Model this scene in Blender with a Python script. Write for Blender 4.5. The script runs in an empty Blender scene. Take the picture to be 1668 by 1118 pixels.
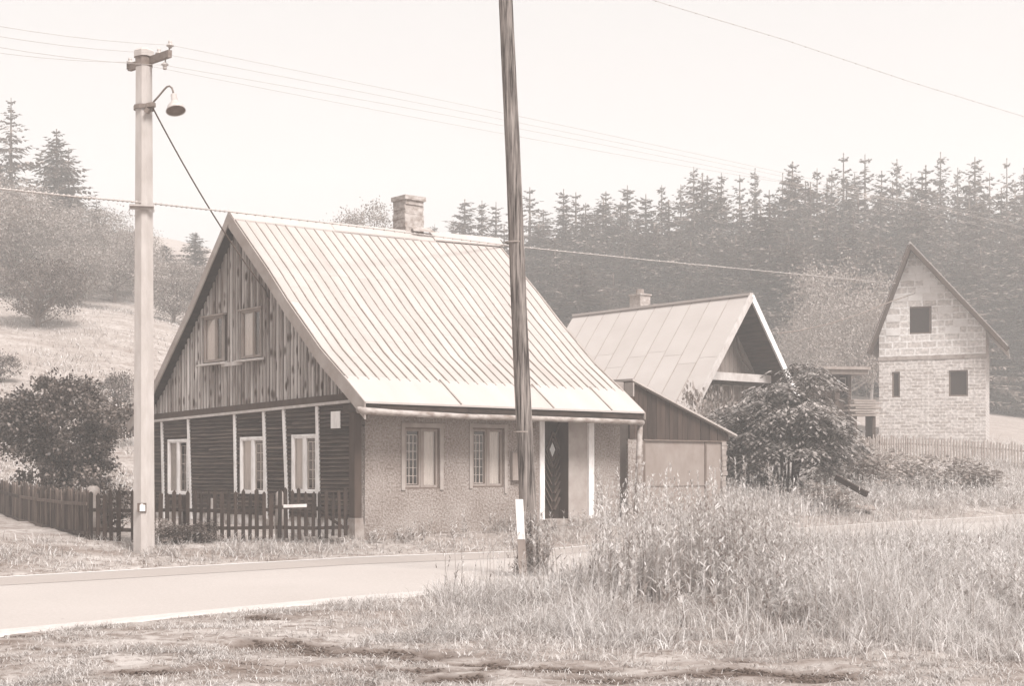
import bpy, math, random
import numpy as np
from mathutils import Vector, Matrix
R = math.radians
C = bpy.context.scene.collection
sc = bpy.context.scene

# ------------------------------------------------------------------ camera
F = 2329.0; CX = 640.0; HY = 770.0; EZ = 1.6; PW = 1668.0; PH = 1118.0
cam = bpy.data.cameras.new('camera'); co = bpy.data.objects.new('camera', cam); C.objects.link(co)
co.location = (0, 0, EZ); co.rotation_euler = (R(90), 0, 0)
cam.sensor_width = 36; cam.lens = F / PW * 36
cam.shift_x = (PW / 2 - CX) / PW; cam.shift_y = (HY - PH / 2) / PW
cam.clip_end = 3000; cam.clip_start = .1
sc.camera = co
# ------------------------------------------------------------------ world, sun, exposure
SUN_EL, SUN_AZ = R(52), R(150)      # azimuth clockwise from +Y
w = bpy.data.worlds.new('World'); sc.world = w; w.use_nodes = True
nt = w.node_tree; bg = nt.nodes['Background']
sky = nt.nodes.new('ShaderNodeTexSky'); sky.sky_type = 'NISHITA'; sky.sun_disc = False
sky.sun_elevation = SUN_EL; sky.sun_rotation = SUN_AZ; sky.dust_density = 6; sky.air_density = 1.0
bw = nt.nodes.new('ShaderNodeRGBToBW'); nt.links.new(sky.outputs[0], bw.inputs[0])
mx = nt.nodes.new('ShaderNodeMix'); mx.data_type = 'FLOAT'; mx.inputs[0].default_value = .72
nt.links.new(bw.outputs[0], mx.inputs[2]); mx.inputs[3].default_value = 6.0      # even overcast veil
cm = nt.nodes.new('ShaderNodeMix'); cm.data_type = 'RGBA'; cm.blend_type = 'MULTIPLY'; cm.inputs[0].default_value = 1
nt.links.new(mx.outputs[0], cm.inputs[6]); cm.inputs[7].default_value = (1, .975, .965, 1)
nt.links.new(cm.outputs[2], bg.inputs[0]); bg.inputs[1].default_value = .074
sl = bpy.data.lights.new('sun', 'SUN'); so = bpy.data.objects.new('sun', sl); C.objects.link(so)
sl.energy = 3.0; sl.angle = R(20); sl.color = (1, .975, .95)
sd = Vector((math.sin(SUN_AZ) * math.cos(SUN_EL), math.cos(SUN_AZ) * math.cos(SUN_EL), math.sin(SUN_EL)))
so.rotation_euler = sd.to_track_quat('Z', 'Y').to_euler()
sc.view_settings.view_transform = 'Standard'; sc.view_settings.look = 'None'
sc.view_settings.gamma = 1; sc.view_settings.exposure = 1.1
sc.render.engine = 'CYCLES'; sc.cycles.volume_bounces = 3; sc.cycles.max_bounces = 8

# ------------------------------------------------------------------ helpers
rng = random.Random(7); nr = np.random.default_rng(11)
def tone(v):
    xs = [0, .03, .12, .3, .6, 1]; g = [.59, .65, .755, .87, .945, .97]; b = [.44, .50, .63, .80, .915, .955]
    gg = float(np.interp(v, xs, g)); bb = float(np.interp(v, xs, b))
    k = 1 / (.3 + .6 * gg + .1 * bb)
    return (v * k, v * k * gg, v * k * bb, 1)

class MB:
    def __init__(s): s.v = []; s.f = []; s.r = []; s.m = []
    def add(s, vs, fs, r=None, m=0):
        o = len(s.v); s.v += [tuple(p) for p in vs]
        if r is None: r = rng.random()
        for f in fs: s.f.append([i + o for i in f]); s.r.append(r); s.m.append(m)
    def box(s, x0, x1, y0, y1, z0, z1, r=None, m=0, M=None, T=None):
        vs = [(x, y, z) for x in (x0, x1) for y in (y0, y1) for z in (z0, z1)]
        if M: vs = [M(*p) for p in vs]
        if T: vs = [tuple(T @ Vector(p)) for p in vs]
        s.add(vs, [(0, 1, 3, 2), (4, 6, 7, 5), (0, 4, 5, 1), (2, 3, 7, 6), (0, 2, 6, 4), (1, 5, 7, 3)], r, m)
    def beam(s, a, b, wd, ht, r=None, m=0, up=(0, 0, 1)):
        a = Vector(a); b = Vector(b); d = (b - a).normalized(); sx = d.cross(Vector(up))
        if sx.length < 1e-4: sx = d.cross(Vector((1, 0, 0)))
        sx.normalize(); uz = sx.cross(d)
        vs = [p + sx * (i * wd / 2) + uz * (j * ht / 2) for p in (a, b) for i, j in ((-1, -1), (1, -1), (1, 1), (-1, 1))]
        s.add(vs, [(0, 1, 2, 3), (7, 6, 5, 4), (0, 4, 5, 1), (1, 5, 6, 2), (2, 6, 7, 3), (3, 7, 4, 0)], r, m)
    def tube(s, pts, rad, n=8, r=None, m=0, cap=True, ph=0):
        pts = [Vector(p) for p in pts]
        if not hasattr(rad, '__len__'): rad = [rad] * len(pts)
        vs = []; pv = None
        for i, p in enumerate(pts):
            d = (pts[min(i + 1, len(pts) - 1)] - pts[max(i - 1, 0)]).normalized()
            if pv is None:
                pv = d.cross(Vector((0, 0, 1)))
                if pv.length < .05: pv = Vector((1, 0, 0))
            pv = (pv - d * pv.dot(d)).normalized(); q = d.cross(pv)
            for k in range(n):
                a = ph + 2 * math.pi * k / n
                vs.append(p + (pv * math.cos(a) + q * math.sin(a)) * rad[i])
        fs = []
        for i in range(len(pts) - 1):
            for k in range(n):
                a = i * n + k; b = i * n + (k + 1) % n
                fs.append((a, b, b + n, a + n))
        if cap: fs.append(tuple(range(n))[::-1]); fs.append(tuple(range((len(pts) - 1) * n, len(pts) * n)))
        s.add(vs, fs, r, m)
    def lathe(s, prof, T, n=16, r=None, m=0):
        vs = []; fs = []
        for (rr, z) in prof:
            for k in range(n):
                a = 2 * math.pi * k / n; vs.append(tuple(T @ Vector((rr * math.cos(a), rr * math.sin(a), z))))
        for i in range(len(prof) - 1):
            for k in range(n):
                a = i * n + k; b = i * n + (k + 1) % n; fs.append((a, b, b + n, a + n))
        s.add(vs, fs, r, m)
    def build(s, name, mats, parent=None, smooth=False):
        me = bpy.data.meshes.new(name); me.from_pydata(s.v, [], s.f); 
        if not isinstance(mats, (list, tuple)): mats = [mats]
        for m in mats: me.materials.append(m)
        at = me.attributes.new('rnd', 'FLOAT', 'FACE'); at.data.foreach_set('value', s.r)
        me.polygons.foreach_set('material_index', s.m)
        if smooth: me.polygons.foreach_set('use_smooth', [True] * len(s.f))
        me.update()
        o = bpy.data.objects.new(name, me); C.objects.link(o)
        if parent: o.parent = parent
        return o

def np_mesh(name, V, Fq, rnd, mats, parent=None, smooth=False):
    """V (n,3), Fq (m,4) quads or (m,3) tris"""
    me = bpy.data.meshes.new(name); k = Fq.shape[1]
    me.vertices.add(len(V)); me.vertices.foreach_set('co', V.astype(np.float32).ravel())
    me.loops.add(Fq.size); me.loops.foreach_set('vertex_index', Fq.astype(np.int32).ravel())
    me.polygons.add(len(Fq)); me.polygons.foreach_set('loop_start', (np.arange(len(Fq)) * k).astype(np.int32))
    me.update(calc_edges=True)
    at = me.attributes.new('rnd', 'FLOAT', 'FACE'); at.data.foreach_set('value', rnd.astype(np.float32))
    if smooth: me.polygons.foreach_set('use_smooth', [True] * len(Fq))
    if not isinstance(mats, (list, tuple)): mats = [mats]
    for m in mats: me.materials.append(m)
    o = bpy.data.objects.new(name, me); C.objects.link(o)
    if parent: o.parent = parent
    return o

def tag(o, label=None, cat=None, group=None, kind=None):
    if label: o['label'] = label
    if cat: o['category'] = cat
    if group: o['group'] = group
    if kind: o['kind'] = kind
    return o
def empty(name, loc, rz=0):
    o = bpy.data.objects.new(name, None); C.objects.link(o); o.location = loc; o.rotation_euler = (0, 0, rz)
    o.empty_display_size = .2
    return o
def copy_tree(o, parent=None):
    c = o.copy(); C.objects.link(c); c.parent = parent
    for ch in list(KIDS.get(o.name, [])):
        copy_tree(ch, c)
    return c
KIDS = {}

def mat(name, v1, v2, scale=(3, 3, 3), detail=6, lo=.35, hi=.65, rnd=0., bump=0., bscale=None, bdist=.02, rough=.85,
        metal=0., trans=0., spots=None, rough_n=.6, big=0., bigscale=.4, spec=.3, distort=0.):
    m = bpy.data.materials.new(name); m.use_nodes = True; t = m.node_tree; N = t.nodes; L = t.links
    b = N['Principled BSDF']; b.inputs['Roughness'].default_value = rough; b.inputs['Metallic'].default_value = metal
    b.inputs['Specular IOR Level'].default_value = spec
    tc = N.new('ShaderNodeTexCoord'); mp = N.new('ShaderNodeMapping'); mp.inputs['Scale'].default_value = scale
    L.new(tc.outputs['Object'], mp.inputs[0])
    n = N.new('ShaderNodeTexNoise'); n.inputs['Scale'].default_value = 1; n.inputs['Detail'].default_value = detail
    n.inputs['Roughness'].default_value = rough_n; n.inputs['Distortion'].default_value = distort
    at = N.new('ShaderNodeAttribute'); at.attribute_name = 'rnd'
    # shift the pattern per piece so that no two pieces repeat it
    cmb = N.new('ShaderNodeVectorMath'); cmb.operation = 'MULTIPLY_ADD'
    L.new(at.outputs['Fac'], cmb.inputs[0]); cmb.inputs[1].default_value = (37, 23, 41) if rnd else (0, 0, 0)
    L.new(mp.outputs[0], cmb.inputs[2]); L.new(cmb.outputs[0], n.inputs['Vector'])
    mr = N.new('ShaderNodeMapRange'); mr.inputs[1].default_value = lo; mr.inputs[2].default_value = hi
    L.new(n.outputs[0], mr.inputs[0]); fac = mr.outputs[0]
    if rnd:
        a = N.new('ShaderNodeMath'); a.operation = 'MULTIPLY_ADD'; L.new(at.outputs['Fac'], a.inputs[0])
        a.inputs[1].default_value = rnd * 2; 
        a2 = N.new('ShaderNodeMath'); a2.operation = 'SUBTRACT'; L.new(fac, a2.inputs[0]); a2.inputs[1].default_value = rnd
        L.new(a2.outputs[0], a.inputs[2]); fac = a.outputs[0]
    if big:
        n2 = N.new('ShaderNodeTexNoise'); n2.inputs['Scale'].default_value = bigscale; n2.inputs['Detail'].default_value = 4
        L.new(tc.outputs['Object'], n2.inputs['Vector'])
        a = N.new('ShaderNodeMath'); a.operation = 'MULTIPLY_ADD'; L.new(n2.outputs[0], a.inputs[0]); a.inputs[1].default_value = big * 2
        a2 = N.new('ShaderNodeMath'); a2.operation = 'SUBTRACT'; L.new(fac, a2.inputs[0]); a2.inputs[1].default_value = big
        L.new(a2.outputs[0], a.inputs[2]); fac = a.outputs[0]
    mc = N.new('ShaderNodeMix'); mc.data_type = 'RGBA'; L.new(fac, mc.inputs[0]); mc.clamp_factor = True
    mc.inputs[6].default_value = tone(v1); mc.inputs[7].default_value = tone(v2); col = mc.outputs[2]
    if spots:   # (scale vec, threshold, value)
        mp2 = N.new('ShaderNodeMapping'); mp2.inputs['Scale'].default_value = spots[0]; 
        ad = N.new('ShaderNodeVectorMath'); ad.operation = 'MULTIPLY_ADD'; L.new(at.outputs['Fac'], ad.inputs[0]); ad.inputs[1].default_value = (19, 31, 17)
        L.new(tc.outputs['Object'], mp2.inputs[0]); L.new(mp2.outputs[0], ad.inputs[2])
        vo = N.new('ShaderNodeTexVoronoi'); vo.inputs['Scale'].default_value = 1; L.new(ad.outputs[0], vo.inputs['Vector'])
        m2 = N.new('ShaderNodeMapRange'); m2.inputs[1].default_value = spots[1]; m2.inputs[2].default_value = spots[1] * .45
        L.new(vo.outputs['Distance'], m2.inputs[0])
        mc2 = N.new('ShaderNodeMix'); mc2.data_type = 'RGBA'; L.new(m2.outputs[0], mc2.inputs[0]); L.new(col, mc2.inputs[6])
        mc2.inputs[7].default_value = tone(spots[2]); col = mc2.outputs[2]
    L.new(col, b.inputs['Base Color'])
    if bump:
        bn = N.new('ShaderNodeTexNoise'); bn.inputs['Detail'].default_value = 5; bn.inputs['Scale'].default_value = 1
        mb_ = N.new('ShaderNodeMapping'); bs = bscale or scale; mb_.inputs['Scale'].default_value = bs
        L.new(tc.outputs['Object'], mb_.inputs[0]); L.new(mb_.outputs[0], bn.inputs['Vector'])
        bp = N.new('ShaderNodeBump'); bp.inputs['Strength'].default_value = bump; bp.inputs['Distance'].default_value = bdist
        L.new(bn.outputs[0], bp.inputs['Height']); L.new(bp.outputs[0], b.inputs['Normal'])
    if trans:
        tl = N.new('ShaderNodeBsdfTranslucent'); L.new(col, tl.inputs[0]); ms = N.new('ShaderNodeMixShader'); ms.inputs[0].default_value = trans
        L.new(b.outputs[0], ms.inputs[1]); L.new(tl.outputs[0], ms.inputs[2]); L.new(ms.outputs[0], N['Material Output'].inputs[0])
    return m

def brick_mat(name, v1, v2, vm, bw_, bh, msize=.015):
    m = bpy.data.materials.new(name); m.use_nodes = True; t = m.node_tree; N = t.nodes; L = t.links; b = N['Principled BSDF']
    b.inputs['Roughness'].default_value = .95
    tc = N.new('ShaderNodeTexCoord'); sp = N.new('ShaderNodeSeparateXYZ'); L.new(tc.outputs['Object'], sp.inputs[0])
    ad = N.new('ShaderNodeMath'); ad.operation = 'ADD'; L.new(sp.outputs[0], ad.inputs[0]); L.new(sp.outputs[1], ad.inputs[1])
    cb = N.new('ShaderNodeCombineXYZ'); L.new(ad.outputs[0], cb.inputs[0]); L.new(sp.outputs[2], cb.inputs[1])
    ns = N.new('ShaderNodeTexNoise'); ns.inputs['Scale'].default_value = 2.5; L.new(tc.outputs['Object'], ns.inputs['Vector'])
    wv = N.new('ShaderNodeVectorMath'); wv.operation = 'MULTIPLY_ADD'; L.new(ns.outputs['Color'], wv.inputs[0]); wv.inputs[1].default_value = (.08, .08, 0)
    L.new(cb.outputs[0], wv.inputs[2])
    br = N.new('ShaderNodeTexBrick'); L.new(wv.outputs[0], br.inputs['Vector']); br.inputs['Scale'].default_value = 1
    br.inputs['Brick Width'].default_value = bw_; br.inputs['Row Height'].default_value = bh; br.inputs['Mortar Size'].default_value = msize
    br.inputs['Mortar Smooth'].default_value = .3; br.inputs['Bias'].default_value = 0
    br.inputs['Color1'].default_value = tone(v1); br.inputs['Color2'].default_value = tone(v2); br.inputs['Mortar'].default_value = tone(vm)
    n2 = N.new('ShaderNodeTexNoise'); n2.inputs['Scale'].default_value = 9; n2.inputs['Detail'].default_value = 6; L.new(tc.outputs['Object'], n2.inputs['Vector'])
    mm = N.new('ShaderNodeMix'); mm.data_type = 'RGBA'; mm.blend_type = 'OVERLAY'; mm.inputs[0].default_value = .8
    L.new(br.outputs['Color'], mm.inputs[6]); L.new(n2.outputs[0], mm.inputs[7]); L.new(mm.outputs[2], b.inputs['Base Color'])
    bp = N.new('ShaderNodeBump'); bp.inputs['Distance'].default_value = .03; bp.inputs['Strength'].default_value = .7
    L.new(n2.outputs[0], bp.inputs['Height']); L.new(bp.outputs[0], b.inputs['Normal'])
    return m
def glass_mat():
    m = bpy.data.materials.new('window_glass'); m.use_nodes = True; t = m.node_tree; N = t.nodes; L = t.links
    for n in list(N):
        if n.type == 'BSDF_PRINCIPLED': N.remove(n)
    g = N.new('ShaderNodeBsdfGlossy'); g.inputs['Roughness'].default_value = .06; g.inputs[0].default_value = (.9, .87, .85, 1)
    tr = N.new('ShaderNodeBsdfTransparent'); tr.inputs[0].default_value = (.93, .9, .88, 1)
    lw = N.new('ShaderNodeLayerWeight'); lw.inputs[0].default_value = .5; pw = N.new('ShaderNodeMath'); pw.operation = 'POWER'; L.new(lw.outputs['Facing'], pw.inputs[0]); pw.inputs[1].default_value = 3.5
    fr = N.new('ShaderNodeMath'); fr.operation = 'MULTIPLY_ADD'; L.new(pw.outputs[0], fr.inputs[0]); fr.inputs[1].default_value = .8; fr.inputs[2].default_value = .05
    ms = N.new('ShaderNodeMixShader'); L.new(fr.outputs[0], ms.inputs[0]); L.new(tr.outputs[0], ms.inputs[1]); L.new(g.outputs[0], ms.inputs[2])
    L.new(ms.outputs[0], N['Material Output'].inputs[0]); return m

M = dict(
 roof=mat('roof_sheet', .33, .41, (2.2, .5, .5), 9, .28, .72, rnd=.12, rough=.55, big=.45, bigscale=.7, spec=.3, bump=.15, bscale=(2, 2, 2)),
 roof_low=mat('roof_sheet_new', .37, .42, (2, .6, .6), 6, .3, .7, rnd=.2, rough=.5, big=.3, bigscale=.6, spec=.3),
 roof_plain=mat('pale_roof_sheet', .38, .44, (1.5, .5, .5), 8, .3, .7, rnd=.12, rough=.55, big=.3, bigscale=.5),
 limewash=mat('limewashed_stone', .22, .66, (5, 5, 5), 8, .36, .58, bump=.6, bdist=.03),
 soil=mat('dark_soil', .03, .11, (20, 20, 20), 4),
 seam=mat('roof_seam', .22, .33, (1, 4, 4), 6, .3, .7, rnd=.3, rough=.7),  # rusty, dirty ribs, with their shadow also put into the darker colour
 barge=mat('barge_board', .22, .32, (3, 3, 3), 6, .3, .7, rnd=.2, bump=.2),
 logs=mat('weathered_boards', .09, .46, (16, 16, 1.1), 6, .22, .72, rnd=.34, bump=.5, bdist=.01, spots=((8, 8, 2.6), .33, .05)),
 darkwood=mat('dark_siding', .016, .10, (4, 1.4, 14), 6, .3, .72, rnd=.3, bump=.4, bdist=.008),
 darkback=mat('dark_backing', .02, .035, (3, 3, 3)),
 corner=mat('corner_board', .035, .065, (6, 6, 2), 6, .3, .7, rnd=.2, bump=.2),
 white=mat('white_paint', .55, .78, (7, 7, 3), 7, .25, .6, rnd=.2, bump=.15, rough=.7),
 offwhite=mat('dirty_white', .34, .5, (6, 6, 3), 7, .3, .7, rnd=.2, bump=.2, rough=.8),
 greywood=mat('grey_window_wood', .18, .28, (9, 9, 3), 6, .3, .7, rnd=.2, bump=.2),
 brownwood=mat('brown_window_wood', .085, .15, (9, 9, 3), 6, .3, .7, rnd=.25, bump=.2),
 curtain=mat('curtain', .40, .5, (14, 14, 1.2), 4, .3, .7),
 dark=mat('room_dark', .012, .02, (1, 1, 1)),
 stucco=mat('pebble_dash', .13, .31, (26, 26, 26), 6, .32, .66, bump=1.0, bscale=(26, 26, 26), bdist=.022, big=.6, bigscale=1.3, rough_n=.5),
 plaster=mat('smooth_plaster', .24, .36, (3, 3, 3), 8, .3, .7, bump=.3, bscale=(9, 9, 9), bdist=.01),
 base=mat('wall_base', .09, .24, (9, 9, 9), 6, .35, .65, bump=.8, bdist=.04),
 stone=mat('pale_stone', .15, .34, (5, 5, 5), 8, .3, .7, bump=.6, bdist=.03),
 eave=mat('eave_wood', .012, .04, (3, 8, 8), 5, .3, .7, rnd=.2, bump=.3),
 gutter=mat('zinc_gutter', .16, .36, (5, 9, 9), 7, .35, .6, rough=.6, bump=.2),
 door=mat('door_boards', .012, .04, (8, 8, 4), 6, .3, .7, rnd=.3, bump=.3),
 doorlath=mat('door_lath', .06, .11, (8, 8, 4), 6, .3, .7, rnd=.3),
 chim=mat('chimney_brick', .22, .42, (8, 8, 11), 6, .35, .65, bump=.9, bdist=.03),
 concrete=mat('concrete', .34, .45, (6, 6, 2), 9, .3, .7, bump=.25, bscale=(60, 60, 60), bdist=.004, big=.2, bigscale=1.5),
 steel=mat('galvanised_steel', .12, .2, (12, 12, 12), 5, .3, .7, rough=.6),
 cable=mat('cable', .07, .1, (5, 5, 5)),
 wire=mat('bare_wire', .2, .26, (5, 5, 5), rough=.5),
 porcelain=mat('porcelain', .34, .44, (9, 9, 9), rough=.3),
 poleW=mat('tarred_pole', .012, .28, (30, 30, 1.3), 8, .38, .64, bump=.7, bscale=(40, 40, 1.2), bdist=.012, big=.25, bigscale=.8, rough_n=.65),
 fence=mat('fence_wood', .010, .040, (12, 12, 2), 6, .3, .7, rnd=.35, bump=.4, bdist=.006),
 fence_old=mat('bleached_fence_wood', .015, .12, (12, 12, 2), 6, .3, .7, rnd=.45, bump=.4, bdist=.006),
 shedwood=mat('shed_boards', .018, .05, (10, 10, 1.2), 6, .3, .7, rnd=.35, bump=.4, bdist=.01),
 sheddoor=mat('shed_door', .19, .25, (4, 4, 3), 8, .3, .7, rnd=.15, bump=.15, big=.2),
 asphalt=mat('asphalt', .30, .42, (28, 28, 28), 6, .2, .8, spots=((2.1, 2.1, 2.1), .045, .12), bump=.4, bscale=(90, 90, 90), bdist=.006, rough=.9, big=.35, bigscale=.35, rough_n=.7),
 asphalt2=mat('asphalt_strip', .26, .34, (28, 28, 28), 6, .2, .8, bump=.4, bscale=(90, 90, 90), bdist=.006, rough=.9, big=.3, bigscale=.4, rough_n=.7),
 line=mat('road_line', .5, .72, (4, 4, 4), 9, .3, .5, rough=.8, rough_n=.75),
 shoulder=mat('gravel_shoulder', .38, .52, (9, 9, 9), 9, .3, .7, bump=.6, bscale=(30, 30, 30), bdist=.02, rough_n=.75),
 glass=glass_mat(),
 bark=mat('bark', .07, .16, (9, 9, 2), 6, .3, .7, bump=.6),
 birch=mat('pale_bark', .3, .5, (9, 9, 2), 6, .3, .7, bump=.6),
 spruce=mat('spruce_needles', .07, .24, (.6, .6, .6), 3, .35, .65, rnd=.35, trans=.1),
 leaf=mat('hill_leaves', .13, .40, (.8, .8, .8), 3, .35, .65, rnd=.4, trans=.2),
 leafpale=mat('pale_leaves', .18, .38, (.8, .8, .8), 3, .35, .65, rnd=.4, trans=.2),
 leafdark=mat('bush_leaves', .012, .20, (2, 2, 2), 3, .3, .7, rnd=.42, trans=.15, rough=.5, spec=.4),
 leafelder=mat('elder_leaves', .014, .36, (2, 2, 2), 3, .3, .7, rnd=.42, trans=.15, rough=.45, spec=.5),
 grass=mat('dry_grass', .24, .62, (1, 1, 1), 3, .35, .65, rnd=.4, trans=.25, big=.4, bigscale=.5),
 weed=mat('tall_weed', .26, .78, (1, 1, 1), 3, .35, .65, rnd=.45, trans=.4, big=.5, bigscale=.45),
 block=brick_mat('concrete_blocks', .38, .5, .6, .55, .27, .03),
 rubble=brick_mat('rubble_stone', .28, .46, .5, .42, .13, .018),
 lightblock=mat('light_block', .5, .62, (4, 4, 4), 8, .3, .7, rnd=.3, bump=.3),
 litter=mat('pale_boards', .4, .6, (5, 5, 5), 6, .3, .7, rnd=.3),
)

for n_ in M['curtain'].node_tree.nodes:
    if n_.type == 'MIX' and n_.data_type == 'RGBA': n_.inputs[6].default_value = (.55, .545, .535, 1); n_.inputs[7].default_value = (.68, .675, .665, 1)
# ------------------------------------------------------------------ terrain
XF = np.array([-160, -60, -30, -14, -6.0, -.63, 2.44, 4.1, 8.7, 11.2, 14.5, 30, 80, 200.])
YF = np.array([-20, 3, 12.5, 18.6, 21.9, 24.5, 26.1, 26.9, 30.7, 32.7, 35.2, 47.5, 88, 180.])
XN = np.array([-160, -60, -30, -12, -3.72, -.57, 2.5, 7.7, 14, 30, 80, 200.])
YN = np.array([-29, -8, 1, 10, 13.55, 16.1, 18.6, 23.0, 28.2, 40.5, 81, 173.])
XR = np.array([-60, -6, -.63, 2.44, 4.1, 8.7, 11.2, 14.5, 30, 80, 200.])
ZR = np.array([0, 0, .15, .17, .26, .4, .45, .5, .8, 1.5, 3.])
P_L = ([0, 1.5, 3, 12.5, 25, 41, 72, 115, 185, 400, 900], [0, .28, .42, .62, 2.5, 6.0, 13.4, 22.5, 34, 38, 40])
P_M = ([0, 1.3, 3, 12, 26, 44, 74, 124, 200, 400, 900], [0, .22, .28, .5, 1.9, 4.6, 9.5, 19, 32, 38, 40])
P_R = ([0, 1.0, 8, 14.5, 23, 46, 66, 116, 200, 400, 900], [0, .2, .75, 1.7, 2.9, 5.6, 8.2, 17.5, 30, 38, 40])
def vnoise(x, y, s, seed=0):
    # smooth value noise, vectorised
    x = np.asarray(x, float) / s; y = np.asarray(y, float) / s
    xi = np.floor(x); yi = np.floor(y); fx = x - xi; fy = y - yi
    fx = fx * fx * (3 - 2 * fx); fy = fy * fy * (3 - 2 * fy)
    def h(a, b):
        n = np.sin(a * 127.1 + b * 311.7 + seed * 74.7) * 43758.5453
        return n - np.floor(n)
    return (h(xi, yi) * (1 - fx) + h(xi + 1, yi) * fx) * (1 - fy) + (h(xi, yi + 1) * (1 - fx) + h(xi + 1, yi + 1) * fx) * fy - .5
def ground(X, Y, road=True):
    X = np.asarray(X, float); Y = np.asarray(Y, float)
    yf = np.interp(X, XF, YF); yn = np.interp(X, XN, YN); zr = np.interp(X, XR, ZR)
    a = X / np.maximum(Y, 6)
    d = np.maximum(Y - yf, 0)
    pl = np.interp(d, *P_L); pm = np.interp(d, *P_M); pr = np.interp(d, *P_R)
    wl = np.clip((.02 - a) / .22, 0, 1); wr = np.clip((a - .08) / .2, 0, 1)
    wl = wl * wl * (3 - 2 * wl); wr = wr * wr * (3 - 2 * wr)
    p = pm * (1 - wl) * (1 - wr) + pl * wl + pr * wr
    far = zr + p + vnoise(X, Y, 14, 1) * np.clip(d - 12, 0, 30) / 30 * 1.6 + vnoise(X, Y, 1.1, 2) * .09 * np.clip(d, 0, 1) + vnoise(X, Y, .4, 5) * .04 * np.clip(d, 0, 1)
    e = np.maximum(yn - Y, 0)
    near = zr * np.clip(1 - e / 9, 0, 1) + np.clip(e, 0, 1) * (vnoise(X, Y, 1.3, 3) * .10 + vnoise(X, Y, .45, 4) * .045 + vnoise(X, Y, .17, 6) * .03)
    z = np.where(Y > yf, far, np.where(Y < yn, near, zr - .03))
    return z
def gz(x, y): return float(ground(x, y))
def at(px, py, Y): return Vector(((px - CX) / F * Y, Y, EZ + (HY - py) / F * Y))
def gpx(px, Y):
    x = (px - CX) / F * Y; return Vector((x, Y, gz(x, Y)))
# soil scars in the near ground: (px, py, half width m, half depth m)
SCARS = [(432, 1027, .36, .14), (470, 1070, .5, .22), (540, 1078, .34, .16), (690, 1078, .5, .17), (600, 1075, .5, .14), (860, 1097, .45, .14), (930, 1098, .35, .1),
         (730, 1112, .3, .13), (240, 1112, .35, .14), (20, 1050, .6, .12), (300, 1085, .4, .07), (1090, 1106, .5, .1), (1230, 1103, .6, .1),
         (1330, 1110, .5, .12), (640, 1098, .45, .1), (1000, 1112, .5, .08), (130, 1070, .3, .06), (410, 1100, .3, .05), (1205, 1085, .12, .1), (780, 1088, .3, .08)]
def scar_mask(X, Y):
    m = np.zeros_like(X)
    nz = vnoise(X, Y, .22, 9) * 1.3 + vnoise(X, Y, .08, 10) * .9
    for px, py, a, b in SCARS:
        yy = EZ * F / (py - HY); xx = (px - CX) / F * yy
        r = ((X - xx) / a) ** 2 + ((Y - yy) / (b * 1.6)) ** 2
        m = np.maximum(m, np.clip(1.25 - r + nz, 0, 1))
    return m
def grid_axis(parts):
    out = []
    for a, b, n in parts: out += list(np.linspace(a, b, n, endpoint=False))
    out.append(parts[-1][1]); return np.array(out)
gx = grid_axis([(-160, -40, 40), (-40, -9, 60), (-9, 9, 240), (9, 14, 40), (14, 60, 70), (60, 220, 40)])
gy = grid_axis([(-30, 0, 10), (0, 9, 20), (9, 17, 150), (17, 34, 130), (34, 70, 110), (70, 160, 70), (160, 230, 16)])
GX, GY = np.meshgrid(gx, gy); GZ = ground(GX, GY); SM = scar_mask(GX, GY); GZ = GZ - SM * .02
nx, ny = len(gx), len(gy)
V = np.stack([GX, GY, GZ], -1).reshape(-1, 3)
idx = np.arange(nx * ny).reshape(ny, nx)
Fq = np.stack([idx[:-1, :-1], idx[:-1, 1:], idx[1:, 1:], idx[1:, :-1]], -1).reshape(-1, 4)
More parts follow.
